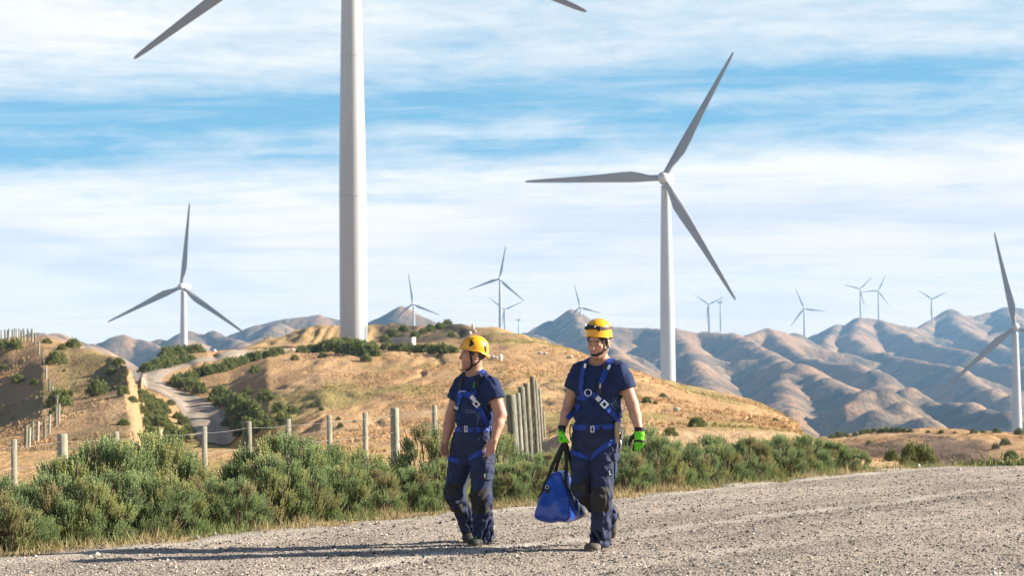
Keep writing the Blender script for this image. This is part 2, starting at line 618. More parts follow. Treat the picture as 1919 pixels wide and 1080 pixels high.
    c = mixc(c, dark, shaded_bank * smooth01(n2 + 0.25 + 0.3 * fbm(X / 5 + YY / 8, YY / 25, 61, 3), -0.28, 0.10) * 0.92)  # bank behind the shed: scrub tone, darkened further to paint in its shade
    verge = (1 - smooth01(YY, 31, 38)) * smooth01(road_s(X, YY), -0.5, 0.6)
    c = mixc(c, np.array([0.27, 0.21, 0.115]), verge * 0.8)
    # shade band painted onto the slope of the knoll at the right
    knoll_shade = smooth01(YY, 195, 205) * (1 - smooth01(YY, 252 + n1 * 34, 272 + n1 * 34)) * smooth01(uu, 1540, 1600) * (1 - smooth01(uu + n1 * 40, 1810, 1880))
    c = mixc(c, np.array([0.10, 0.072, 0.055]), knoll_shade * 0.85)
    nearright = (1 - smooth01(YY, 62, 78)) * smooth01(YY, 36, 44) * smooth01(uu, 960, 1050)
    c = mixc(c, np.array([0.50, 0.33, 0.19]), nearright * 0.7)
    c = np.clip(c, 0.02, 0.9)
    global GCOL
    GCOL = (us, Ys, c)
    m = mat('dry_grass_ground', (0.4, 0.25, 0.12), 0.95, attr=True, spec=0.1, bump=(3.0, 0.9, 0.25, 6), var=(1.6, (0.26, 0.16, 0.08), 0.60, 0.95, 6),
            scalevec=(1, 0.55, 1))
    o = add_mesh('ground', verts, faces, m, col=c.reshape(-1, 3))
    tag(o, 'dry golden grass hills with sandy cuts around the gravel road', None, None, 'structure')
    bvh = BVHTree.FromPolygons([tuple(v) for v in verts], [tuple(f) for f in faces])
    return o, bvh


ground, GBVH = build_ground()


def on_ground(px, py):
    """the point of the ground seen at a pixel of the photograph"""
    h = GBVH.ray_cast(CAM, ray(px, py))
    return h[0]


def ground_z(x, y):
    h = GBVH.ray_cast(Vector((x, y, 400)), Vector((0, 0, -1)))
    return h[0].z if h[0] is not None else 0.0


def build_gravel_road():
    xs, ys = np.arange(-10, 14, 0.085), np.arange(8, 34, 0.1)
    X, Y = np.meshgrid(xs, ys, indexing='ij')
    s = road_s(X, Y)
    edge = s + fbm(X / 0.5, Y / 0.5, 5, 4) * 0.5
    z = near_z(X, Y) + 0.022 - 0.07 * smooth01(edge, -0.12, 0.35)
    z = z + fbm(X / 0.16, Y / 0.16, 8, 3) * 0.012 + fbm(X / 1.3, Y / 1.3, 18, 3) * 0.02
    z = z - 0.012 * np.exp(-((s + 2.9) / 0.28) ** 2)
    nx, ny = X.shape
    ii, jj = np.meshgrid(np.arange(nx - 1), np.arange(ny - 1), indexing='ij')
    a = (ii * ny + jj).ravel()
    f = np.stack([a, a + ny, a + ny + 1, a + 1], 1)
    keep = (edge[ii, jj] < 0.45).ravel()
    f = f[keep]
    base = np.array([0.35, 0.29, 0.23])
    c = np.broadcast_to(base, X.shape + (3,)).copy()
    sn = s + fbm(X / 0.9, Y / 0.9, 33, 3) * 0.25
    track = np.exp(-((sn + 2.9) / 0.16) ** 2) * 0.75 + np.exp(-((sn + 0.2) / 0.22) ** 2) * 0.7 + np.exp(-((sn + 4.6) / 0.2) ** 2) * 0.35
    pale = np.array([0.52, 0.47, 0.39])
    c = c * (1 - track[..., None]) + pale * track[..., None]
    n = fbm(X / 0.7, Y / 0.7, 44, 4)
    c = c * (1 + 0.35 * n[..., None])
    along = (X * 1.0 + Y * 1.24) / 1.593
    lanes = fbm(s / 0.55 + 0.3 * fbm(X / 2, Y / 2, 4, 2), along / 9.0, 48, 3)
    c = c * (1 + 0.45 * lanes[..., None])
    m = mat('gravel_surface', (0.4, 0.36, 0.3), 0.95, attr=True, spec=0.15, bump=(55, 1.0, 0.02, 3), var=(60, (0.17, 0.15, 0.135), 0.52, 0.66, 3),
            var2=(95, (0.60, 0.56, 0.50), 0.58, 0.7, 2))
    o = add_mesh('gravel_road', np.stack([X, Y, z], -1).reshape(-1, 3), f, m, col=c.reshape(-1, 3))
    tag(o, 'pale grey gravel road crossing the foreground', None, None, 'structure')
    # loose stones: uncountable, one object
    n = 250000
    Yr = 13.4 + (30.5 - 13.4) * rng.random(n) ** 1.25
    Xr = (rng.random(n) - 0.5) * 0.76 * Yr
    s = road_s(Xr, Yr)
    sn = s + fbm(Xr / 0.9, Yr / 0.9, 33, 3) * 0.25
    tr = np.exp(-((sn + 2.9) / 0.16) ** 2) + np.exp(-((sn + 0.2) / 0.2) ** 2)
    keep = (s < 0.25 - rng.random(n) * 0.5) & (rng.random(n) > tr * 0.85)
    Xr, Yr, s = Xr[keep], Yr[keep], s[keep]
    n = len(Xr)
    size = np.clip(np.exp(rng.normal(math.log(0.0062), 0.40, n)), 0.003, 0.032)
    zr = near_z(Xr, Yr) + 0.02 + fbm(Xr / 0.16, Yr / 0.16, 8, 3) * 0.012 + fbm(Xr / 1.3, Yr / 1.3, 18, 3) * 0.02 + size * 0.25
    octv = np.array([[1, 0, 0], [0, 1, 0], [-1, 0, 0], [0, -1, 0], [0, 0, 0.75], [0, 0, -0.75]], float)
    octf = np.array([[0, 1, 4], [1, 2, 4], [2, 3, 4], [3, 0, 4], [1, 0, 5], [2, 1, 5], [3, 2, 5], [0, 3, 5]])
    jit = 1 + (rng.random((n, 6, 3)) - 0.5) * 0.7
    v = octv[None] * jit + (rng.random((n, 6, 3)) - 0.5) * 0.5
    ang = rng.random(n) * 2 * math.pi
    ca, sa = np.cos(ang)[:, None], np.sin(ang)[:, None]
    vx, vy = v[..., 0] * ca - v[..., 1] * sa, v[..., 0] * sa + v[..., 1] * ca
    v = np.stack([vx, vy * (0.6 + 0.5 * rng.random(n))[:, None], v[..., 2] * 0.8], -1) * size[:, None, None]
    v = v + np.stack([Xr, Yr, zr], -1)[:, None, :]
    f = (octf[None] + (np.arange(n) * 6)[:, None, None]).reshape(-1, 3)
    tone = np.where(rng.random(n) < 0.22, rng.uniform(0.03, 0.12, n), np.clip(rng.normal(0.36, 0.13, n), 0.05, 0.60))
    warm = rng.random(n)[:, None]
    cc = tone[:, None] * (np.array([1.0, 0.82, 0.65]) * warm + np.array([1.0, 0.90, 0.80]) * (1 - warm))
    col = np.repeat(cc, 6, 0)
    ms = mat('loose_stone', (0.4, 0.37, 0.33), 0.9, attr=True, spec=0.2)
    o = add_mesh('gravel', v.reshape(-1, 3), f, ms, col=col, smooth=False)
    tag(o, 'loose grey and buff stones scattered over the road', None, None, 'stuff')


build_gravel_road()


def build_dirt_road():
    pix = [(420, 837), (408, 818), (396, 796), (376, 772), (350, 752), (322, 738), (296, 727), (280, 718), (275, 710), (286, 701),
           (310, 692), (345, 683), (390, 674), (430, 667), (470, 660), (520, 656)]
    pts = [on_ground(*p) for p in pix]
    pts = np.array([tuple(p) for p in pts if p is not None])
    # resample + smooth
    d = np.concatenate([[0], np.cumsum(np.linalg.norm(np.diff(pts[:, :2], axis=0), axis=1))])
    t = np.linspace(0, d[-1], 160)
    c = np.stack([np.interp(t, d, pts[:, k]) for k in range(2)], -1)
    for _ in range(14):
        c[1:-1] = (c[:-2] + 2 * c[1:-1] + c[2:]) / 4
    tan = np.gradient(c, axis=0)
    tan /= np.linalg.norm(tan, axis=1)[:, None]
    nor = np.stack([-tan[:, 1], tan[:, 0]], -1)
    k = 13
    off = np.linspace(-1, 1, k)
    wd = 1.95 + 0.25 * np.sin(t / 9.0)
    V = c[:, None, :] + nor[:, None, :] * (off[None, :, None] * wd[:, None, None])
    v = []
    for i in range(len(c)):
        zc = [ground_z(*V[i, j]) for j in range(k)]
        for j in range(k):
            v.append((V[i, j, 0], V[i, j, 1], zc[j] + 0.10 * (1 - off[j] ** 6) + 0.03))
    ii, jj = np.meshgrid(np.arange(len(c) - 1), np.arange(k - 1), indexing='ij')
    a = (ii * k + jj).ravel()
    f = np.stack([a, a + 1, a + k + 1, a + k], 1)
    offs = np.broadcast_to(off[None, :], (len(c), k)).ravel()
    base = np.array([0.305, 0.248, 0.19])
    tr = np.exp(-((np.abs(offs) - 0.45) / 0.18) ** 2)[:, None]
    col = base * (1 - tr * 0.9) + np.array([0.40, 0.335, 0.26]) * tr * 0.9
    m = mat('dirt_road_surface', (0.3, 0.26, 0.2), 0.95, attr=True, spec=0.1, var=(0.9, (0.26, 0.21, 0.165), 0.5, 0.7), bump=(4, 0.6, 0.1))
    o = add_mesh('dirt_road', np.array(v), f, m, col=col)
    tag(o, 'winding grey dirt road climbing from the valley to the ridge', None, None, 'structure')


build_dirt_road()


# ------------------------------------------------------------------ far hills: ridges with flanks
RIDGES = [
    # skyline, left to right: (pixel x, pixel y, distance)
    ([(-350, 640, 1900), (-100, 632, 1900), (60, 623, 1900), (110, 627, 1950), (165, 645, 2000), (200, 668, 2050)], 0.5),
    ([(150, 660, 2700), (195, 640, 2650), (233, 627, 2600), (262, 633, 2600), (300, 652, 2550), (340, 690, 2400)], 0.5),
    ([(250, 665, 2900), (300, 636, 2900), (350, 621, 2900), (400, 624, 2850), (450, 640, 2700), (470, 670, 2500)], 0.5),
    ([(400, 650, 3200), (440, 628, 3200), (485, 610, 3200), (540, 600, 3200), (598, 593, 3200), (640, 601, 3200), (700, 615, 3200)], 0.5),
    ([(520, 606, 3100), (500, 630, 2700), (450, 650, 2300)], 0.5),
    ([(350, 622, 2900), (330, 650, 2400), (300, 680, 2000)], 0.5),
    ([(670, 618, 2900), (710, 597, 2900), (753, 578, 2900), (790, 597, 2900), (830, 622, 2900), (880, 650, 2900)], 0.5),
    ([(930, 660, 3450), (985, 625, 3450), (1030, 602, 3450), (1073, 583, 3450), (1110, 603, 3400), (1150, 616, 3350), (1210, 617, 3350), (1262, 615, 3300),
      (1320, 622, 3300), (1365, 624, 3250), (1400, 627, 3300), (1440, 618, 3400), (1486, 624, 3600), (1510, 640, 3900)], 0.5),
    ([(1480, 650, 4400), (1530, 628, 4400), (1570, 607, 4400), (1610, 595, 4400), (1650, 600, 4400), (1690, 610, 4400), (1720, 617, 4500),
      (1750, 600, 4800), (1782, 580, 4900), (1818, 592, 4900), (1850, 583, 5000), (1880, 575, 5000), (1919, 577, 5000), (1990, 570, 5000), (2200, 600, 5000)], 0.5),
    # spurs coming down towards the valley
    ([(1075, 585, 3450), (1100, 625, 3000), (1150, 660, 2500), (1200, 700, 2000), (1230, 740, 1600)], 0.55),
    ([(1000, 625, 3400), (1040, 650, 2700), (1080, 680, 2200)], 0.5),
    ([(1262, 617, 3300), (1290, 650, 2850), (1310, 690, 2450), (1330, 730, 2100)], 0.55),
    ([(1375, 625, 3250), (1424, 650, 2850), (1472, 678, 2500), (1502, 684, 2400), (1551, 709, 2200), (1601, 733, 2000), (1640, 770, 1700)], 0.55),
    ([(1472, 678, 2500), (1470, 720, 2150), (1480, 770, 1800), (1500, 815, 1500)], 0.6),
    ([(1440, 618, 3400), (1475, 650, 3150), (1510, 672, 2950), (1565, 683, 2750), (1608, 683, 2650), (1647, 700, 2450), (1700, 729, 2200),
      (1746, 754, 2000), (1820, 757, 1900), (1891, 775, 1750), (1960, 790, 1600)], 0.58),
    ([(1700, 729, 2200), (1690, 757, 1950), (1720, 785, 1700), (1750, 815, 1500)], 0.6),
    ([(1590, 760, 1750), (1622, 736, 1800), (1657, 733, 1800), (1693, 757, 1750), (1735, 786, 1600), (1780, 812, 1450)], 0.6),
    ([(1612, 597, 4400), (1600, 630, 3900), (1630, 655, 3500), (1665, 665, 3300), (1728, 677, 3100), (1792, 690, 2900), (1830, 720, 2600), (1900, 740, 2400)], 0.55),
    ([(1650, 602, 4400), (1700, 630, 4000), (1760, 650, 3700), (1820, 660, 3500), (1863, 682, 3200), (1940, 690, 3100)], 0.55),
    ([(1782, 582, 4900), (1800, 615, 4400), (1850, 640, 4000), (1919, 655, 3800), (2000, 660, 3700)], 0.5),
    ([(1570, 609, 4400), (1550, 635, 4000), (1540, 655, 3500)], 0.55),
    ([(1880, 577, 5000), (1919, 610, 4500), (1980, 640, 4100)], 0.5),
]


def build_hills():
    us = np.linspace(-420, 2330, 1000)
    Ys = 470 * (5600 / 470.0) ** np.linspace(0, 1, 430)
    X = (us[:, None] - W / 2) / F * Ys[None, :]
    Y = np.broadcast_to(Ys[None, :], X.shape).copy()
    wx = X + fbm(X / 260, Y / 260, 101, 4) * 46
    wy = Y + fbm(X / 260, Y / 260, 131, 4) * 46
    floor = -70 - 0.035 * np.clip(Y - 470, 0, 2500) + fbm(X / 260, Y / 260, 151, 4) * 26
    Z = floor.copy()
    k = 10.0
    near = np.full(X.shape, 1e9)
    lines = []
    r_ = np.random.default_rng(5)
    for pts, slope in RIDGES:
        q = np.array([tuple(P(*p)) for p in pts])
        lines.append((q, slope * 1.25, 0))

    def spurs(q, level):
        """side spurs that leave a ridge alternately left and right and run downhill"""
        d = np.concatenate([[0], np.cumsum(np.linalg.norm(np.diff(q[:, :2], axis=0), axis=1))])
        step = (300, 190)[level]
        out = []
        s_ = step * (0.3 + 0.5 * r_.random())
        side = 1
        while s_ < d[-1] - 20:
            p = np.array([np.interp(s_, d, q[:, k]) for k in range(3)])
            p2 = np.array([np.interp(min(s_ + 30, d[-1]), d, q[:, k]) for k in range(3)])
            t = p2[:2] - p[:2]
            t = t / (np.linalg.norm(t) + 1e-9)
            if p2[2] > p[2]:
                t = -t
            a = side * R(r_.uniform(38, 78))
            dr_ = np.array([t[0] * math.cos(a) - t[1] * math.sin(a), t[0] * math.sin(a) + t[1] * math.cos(a)])
            ln = (640, 280)[level] * r_.uniform(.7, 1.3)
            n = 5
            pts = [p - np.array([0, 0, 1.0])]
            for i in range(n):
                a2 = R(r_.uniform(-22, 22))
                dr_ = np.array([dr_[0] * math.cos(a2) - dr_[1] * math.sin(a2), dr_[0] * math.sin(a2) + dr_[1] * math.cos(a2)])
                drop = r_.uniform(.22, .42) + .04 * i
                pts.append(pts[-1] + np.array([dr_[0] * ln / n, dr_[1] * ln / n, -drop * ln / n]))
            out.append(np.array(pts))
            side = -side
            s_ += step * r_.uniform(.6, 1.4)
        return out
    sub_ = []
    for q, sl, _ in list(lines):
        for sp in spurs(q, 0):
            sub_.append((sp, 0.66, 1))
            for sp2 in spurs(sp, 1):
                sub_.append((sp2, 0.70, 2))
    lines += sub_
    for q, slope, level in lines:
        reach = (900, 380, 200)[level]
        y0, y1 = q[:, 1].min() - reach, q[:, 1].max() + reach
        j0, j1 = np.searchsorted(Ys, y0), np.searchsorted(Ys, y1)
        if j1 <= j0:
            continue
        ylo = max(y0, 470)
        ux = [((x_ / yy) * F + W / 2) for x_ in (q[:, 0].min() - reach, q[:, 0].max() + reach) for yy in (ylo, max(y1, 480))]
        i0, i1 = np.searchsorted(us, min(ux)), np.searchsorted(us, max(ux))
        if i1 <= i0:
            continue
        sl = (slice(i0, i1), slice(j0, j1))
        Xs, Ysub, wxs, wys = X[sl], Y[sl], wx[sl], wy[sl]
        best = np.full(Xs.shape, -1e9)
        nr = np.full(Xs.shape, 1e9)
        rnd = (9.0, 6.0, 4.0)[level]
        for a, b in zip(q[:-1], q[1:]):
            d = b[:2] - a[:2]
            L2 = d @ d + 1e-9
            t = np.clip(((wxs - a[0]) * d[0] + (wys - a[1]) * d[1]) / L2, 0, 1)
            # measure from the true position close to the crest so that the crest stays where it is drawn
            dist0 = np.hypot(Xs - (a[0] + t * d[0]), Ysub - (a[1] + t * d[1]))
            dist1 = np.hypot(wxs - (a[0] + t * d[0]), wys - (a[1] + t * d[1]))
            w = smooth01(dist0, 8, 120)
            dist = dist0 * (1 - w) + dist1 * w
            hh = a[2] + t * (b[2] - a[2]) - slope * (np.sqrt(dist ** 2 + rnd ** 2) - rnd) * (1 - 0.22 * smooth01(dist, 60, 600))
            best = np.maximum(best, hh)
            nr = np.minimum(nr, dist0)
        if level == 0:
            near[sl] = np.minimum(near[sl], nr)
        z_ = Z[sl]
        k = (10.0, 7.0, 5.0)[level]
        h = np.clip(0.5 + 0.5 * (z_ - best) / k, 0, 1)
        Z[sl] = best * (1 - h) + z_ * h + k * h * (1 - h) * (0.6 if level == 0 else 0.25)
    flank = smooth01(Z - floor, 5, 60)
    ex, ey = X + fbm(X / 300, Y / 300, 205, 3) * 120, Y + fbm(X / 300, Y / 300, 207, 3) * 120
    er = fbm(ex / 330, ey / 420, 201, 4, 0.45, ridged=True)
    Z = Z + (er - 0.4) * 6.0 * flank * smooth01(near, 8, 90) + fbm(X / 70, Y / 90, 221, 4, 0.5, ridged=True) * 4.0 * flank
    Z = np.minimum(Z, 430)
    # sink the near rim well below the hills of the ground sheet
    Z = Z - 60 * (1 - smooth01(Y, 470, 700))
    nu, ny = X.shape
    ii, jj = np.meshgrid(np.arange(nu - 1), np.arange(ny - 1), indexing='ij')
    a = (ii * ny + jj).ravel()
    f = np.stack([a, a + ny, a + ny + 1, a + 1], 1)
    n = fbm(X / 120, Y / 120, 301, 5)
    n2 = fbm(X / 30, Y / 40, 311, 4)
    c = np.broadcast_to(np.array([0.265, 0.162, 0.092]), X.shape + (3,)).copy()
    f1 = smooth01(n, 0.05, 0.4)[..., None] * 0.7
    c = c * (1 - f1) + np.array([0.345, 0.225, 0.13]) * f1
    f2 = smooth01(n2 + n * 0.6, 0.08, 0.36)[..., None] * 0.85
    c = c * (1 - f2) + np.array([0.095, 0.078, 0.055]) * f2
    n3 = fbm(ex / 210, ey / 260, 331, 5, 0.62)
    f3 = smooth01(n3 + 0.5 * n2, 0.16, 0.40)[..., None] * 0.6
    c = c * (1 - f3) + np.array([0.075, 0.066, 0.045]) * f3
    m = mat('far_hill_grass', (0.4, 0.28, 0.18), 0.95, attr=True, spec=0.1, var=(0.045, (0.13, 0.10, 0.068), 0.53, 0.68, 6), var2=(0.012, (0.17, 0.125, 0.085), 0.52, 0.68, 5), bump=(0.06, 0.8, 8.0, 7))
    o = add_mesh('hills', np.stack([X, Y, Z], -1).reshape(-1, 3), f, m, col=c.reshape(-1, 3))
    tag(o, 'range of steep tawny hills with shaded flanks', None, None, 'structure')
    return BVHTree.FromPolygons([tuple(v) for v in np.stack([X, Y, Z], -1).reshape(-1, 3)], [tuple(q) for q in f])


HBVH = build_hills()

# ------------------------------------------------------------------ wind turbines
def ring_loft(rings):
    """rings: list of (n,3) arrays -> verts, quads"""
    n = len(rings[0])
    v = np.concatenate(rings)
    q = []
    for i in range(len(rings) - 1):
        for j in range(n):
            k = (j + 1) % n
            q.append((i * n + j, i * n + k, (i + 1) * n + k, (i + 1) * n + j))
    return v, np.array(q)


def tower_profile():
    return [(0, 2.10), (0.4, 2.10), (8, 2.09), (18, 2.06), (26, 2.02), (34, 1.90), (42, 1.74), (50, 1.58), (58, 1.40), (64.5, 1.24)]


HUB_H, BLADE_L = 66.5, 40.0


def make_tower_mesh(n=40):
    a = np.linspace(0, 2 * math.pi, n, endpoint=False)
    rings = []
    zs = np.linspace(0, 64.5, 60)
    pz, pr = np.array(tower_profile()).T
    rr = np.interp(zs, pz, pr)
    for _ in range(6):
        rr[1:-1] = (rr[:-2] + 2 * rr[1:-1] + rr[2:]) / 4
    full = list(zip(zs, rr))
    for z, r in full:
        rings.append(np.stack([r * np.cos(a), r * np.sin(a), np.full(n, z)], -1))
    v, q = ring_loft(rings)
    v = np.concatenate([v, [(0, 0, 64.5)]])
    t = [(len(v) - 1, len(v) - 1 - n + j, len(v) - 1 - n + (j + 1) % n) for j in range(n)]
    return mesh_np('tower', v, [q, np.array(t)])


def make_blade_mesh(n=16):
    """root at the origin, pointing along +Z, rotor axis along -Y"""
    st = [(0.0, 1.75, 1.70, 0, 0), (0.03, 1.75, 1.70, 0, 0), (0.07, 1.85, 1.5, 20, 0), (0.13, 2.55, 1.05, 16, .1), (0.20, 3.15, 0.80, 13, .16), (0.28, 2.95, 0.66, 10, .16),
          (0.40, 2.45, 0.50, 7, .14), (0.55, 1.90, 0.36, 4, .12), (0.70, 1.48, 0.26, 2, .1), (0.85, 1.08, 0.18, 1, .08), (0.95, 0.80, 0.12, 0, .06), (0.99, 0.5, 0.08, 0, .05), (1.0, 0.16, 0.04, 0, .05)]
    a = np.linspace(0, 2 * math.pi, n, endpoint=False)
    rings = []
    for t, ch, th, tw, sh in st:
        x = 0.5 * ch * np.cos(a)
        y = 0.5 * th * np.sin(a) * (1 - 0.55 * (sh > 0) * (np.cos(a) * 0.5 + 0.5) * 0.9)
        x = x + sh * ch
        w = -R(tw + 4)
        X = x * math.cos(w) - y * math.sin(w)
        Y = x * math.sin(w) + y * math.cos(w)
        rings.append(np.stack([X, Y, np.full(n, 1.1 + t * (BLADE_L - 1.1))], -1))
    v, q = ring_loft(rings)
    v = np.concatenate([v, [(rings[-1].mean(0) + (0, 0, .03))]])
    tt = [(len(v) - 1, len(v) - 1 - n + j, len(v) - 1 - n + (j + 1) % n) for j in range(n)]
    return mesh_np('blade', v, [q, np.array(tt)])


def superellipse_rings(stations, n=24, p=3.5):
    a = np.linspace(0, 2 * math.pi, n, endpoint=False)
    out = []
    for y, w, h, zc in stations:
        cx, sz = np.cos(a), np.sin(a)
        r = (np.abs(cx) ** p + np.abs(sz) ** p) ** (-1 / p)
        out.append(np.stack([w * cx * r, np.full(n, y), zc + h * sz * r], -1))
    return out


def make_nacelle_mesh():
    r = superellipse_rings([(-2.3, 0.2, 0.2, 0), (-2.25, 1.2, 1.2, 0), (-1.6, 1.55, 1.6, 0), (0, 1.75, 1.8, 0.05), (4, 1.7, 1.75, 0.1), (7.2, 1.4, 1.4, 0.25), (7.9, 1.0, 1.0, .3), (8.0, 0.2, 0.2, .3)])
    v, q = ring_loft(r)
    return mesh_np('nacelle', v, q)


def make_hub_mesh():
    a = np.linspace(0, 2 * math.pi, 28, endpoint=False)
    rings = []
    for y, r in [(0.9, 1.35), (0.4, 1.6), (-0.4, 1.65), (-1.2, 1.45), (-1.8, 1.05), (-2.15, 0.5), (-2.25, 0.05)]:
        rings.append(np.stack([r * np.cos(a), np.full(28, y), r * np.sin(a)], -1))
    v, q = ring_loft(rings)
    return mesh_np('hub', v, q)


ME_TOWER, ME_BLADE, ME_NAC, ME_HUB = make_tower_mesh(), make_blade_mesh(), make_nacelle_mesh(), make_hub_mesh()


def turbine(hub_px, hub_py, Y, ang, yaw, label, pitchdeg=0.0):
    """hub pixel + distance give the place; ang = screen angle of one blade, counter-clockwise from the right"""
    hub = P(hub_px, hub_py, Y)
    base = Vector((hub.x, hub.y, hub.z - HUB_H))
    root = empty('wind_turbine', base, 0)
    tag(root, label, 'wind turbine', 'white wind turbines on the hills')
    link('tower', ME_TOWER, M_TOWER, root)
    yz = R(yaw)
    n = link('nacelle', ME_NAC, M_TOWER, root, (0, 0, HUB_H))
    n.rotation_euler = (0, 0, yz)
    ax = Vector((math.sin(yz), -math.cos(yz), 0))           # towards the camera for yaw 0
    hc = Vector((0, 0, HUB_H)) + ax * 3.3
    h = link('hub', ME_HUB, M_TOWER, root, hc)
    h.rotation_euler = (0, 0, yz)
    for k in range(3):
        b = link('blade', ME_BLADE, M_BLADE, root, hc)
        th = R(ang + 120 * k - 90)                           # rotation about the rotor axis
        m = Matrix.Rotation(yz, 3, 'Z') @ Matrix.Rotation(-th, 3, 'Y') @ Matrix.Rotation(R(pitchdeg), 3, 'Z')
        b.rotation_euler = m.to_euler()
    return root


T_BIG = turbine(657, -170, 302, 94.5, -5, 'tallest white wind turbine rising out of the top of the picture behind the hillside shrubs')
turbine(1247, 335, 560, 59.7, -14, 'large white wind turbine beside the right-hand worker, its tower foot behind the golden hill')
turbine(344, 538, 945, 84, -9, 'wind turbine above the winding dirt road with one blade straight up')
turbine(1902, 614, 820, 101, -12, 'wind turbine cut by the right edge of the photo, one blade against the hills')
turbine(937, 523, 2350, 78, -14, 'mid-distance wind turbine between the two workers, in front of a smaller one')
turbine(946, 581, 3800, 142, -20, 'small distant wind turbine half hidden by the bigger one between the two workers')
turbine(972, 600, 5250, 95, 74, 'tiniest far wind turbine low on the ridge between the two workers')
turbine(775, 570, 2560, 98, -20, 'distant wind turbine standing behind the conical hill right of the tallest tower')
turbine(1088, 576, 3350, 104, -25, 'distant wind turbine behind the blue peak above the right-hand worker')
turbine(1328, 571, 4500, 144, -20, 'far wind turbine with its tower just left of its close twin beside the big tower')
turbine(1350, 567, 4500, 110, 60, 'far wind turbine with edge-on rotor just right of its close twin')
turbine(1507, 579, 3650, 112, -16, 'distant wind turbine standing alone on the low saddle of the right-hand hills')
turbine(1612, 542, 4650, 164, -18, 'left one of two far wind turbines on the rounded summit')
turbine(1646, 545, 4420, 64, -14, 'right one of two far wind turbines on the rounded summit')
turbine(1746, 561, 4650, 146, -6, 'far wind turbine in the dip left of the high blue summit, blades in a V')

# door of the big tower
mb = MB()
_c = T_BIG.location
_a = R(-22)
for zz in np.linspace(0.9, 3.2, 2):
    pass
M_ = Matrix.Rotation(_a, 3, 'Z')
mb.box((_c.x + 2.08 * math.cos(_a), _c.y + 2.08 * math.sin(_a), _c.z + 1.6), 0.14, 0.8, 2.1, M_)
mb.build('door', mat('tower_door_grey', (0.20, 0.21, 0.22), 0.5), T_BIG, smooth=False)

# bolted joints of the near towers
def flange(root, z):
    pz, pr = np.array(tower_profile()).T
    rr = float(np.interp(z, pz, pr))
    a = np.linspace(0, 2 * math.pi, 40, endpoint=False)
    rings = [np.stack([k * np.cos(a), k * np.sin(a), np.full(40, z + dz)], -1) for dz, k in ((-.09, rr - .02), (-.08, rr + .022), (.08, rr + .02), (.09, rr - .02))]
    v, q = ring_loft(rings)
    link('flange', mesh_np('flange', v, q), M_FLANGE, root)


M_FLANGE = mat('flange_grey', (0.405, 0.41, 0.415), 0.45)
for root in [o for o in scn.objects if o.name.startswith('wind_turbine') and o.location.y < 1000]:
    for z in (22.5, 44.0):
        flange(root, z)

# ------------------------------------------------------------------ shrubs
M_LEAF = mat('shrub_leaf', (0.12, 0.17, 0.06), 0.6, attr=True, spec=0.3, trans=0.25)
M_STEM = mat('shrub_stem', (0.16, 0.115, 0.075), 0.9)
M_HILLLEAF = mat('hill_shrub_leaf', (0.06, 0.09, 0.035), 0.7, attr=True, spec=0.2, trans=0.12)


def unit(v):
    return v / (np.linalg.norm(v, axis=-1, keepdims=True) + 1e-12)


def shoots(base, direc, length, nleaf, leaf_len, leaf_w, tone, r, spread=1.0):
    """many upright shoots; every shoot carries nleaf narrow kite-shaped leaves. returns verts, tris, colours"""
    n = len(base)
    d = unit(direc)
    ref = np.where(np.abs(d[:, 2:3]) < 0.9, np.array([[0, 0, 1.0]]), np.array([[1.0, 0, 0]]))
    u = unit(np.cross(d, ref))
    w = np.cross(d, u)
    t = (np.arange(nleaf) + r.random((n, nleaf)) * 0.8) / nleaf
    ph = r.random((n, 1)) * 6.28 + np.arange(nleaf)[None] * 2.4
    rad = np.cos(ph)[..., None] * u[:, None] + np.sin(ph)[..., None] * w[:, None]
    open_ = ((0.9 - 0.55 * t) * spread)[..., None]
    ld = unit(d[:, None] + rad * open_)
    root = base[:, None] + d[:, None] * (length[:, None] * t)[..., None]
    ll = leaf_len * (1.1 - 0.45 * t) * (0.8 + 0.4 * r.random((n, nleaf)))
    side = unit(np.cross(ld, rad + d[:, None] * 0.3))
    tip = root + ld * ll[..., None]
    mid = root + ld * (ll * 0.55)[..., None]
    lw = (leaf_w * (0.8 + 0.4 * r.random((n, nleaf))))[..., None]
    v = np.stack([root, mid + side * lw, tip, mid - side * lw], 2)
    m = n * nleaf
    f = np.arange(m)[:, None] * 4 + np.array([[0, 1, 2, 3]])
    col = tone[:, None, None, :] * np.ones((n, nleaf, 4, 1))
    fresh = (t ** 2)[..., None, None]
    col = col * (1 + fresh * np.array([0.70, 0.52, 0.30]))
    col = col * (0.8 + 0.4 * r.random((n, nleaf, 1, 1)))
    return v.reshape(-1, 3), f, col.reshape(-1, 3)


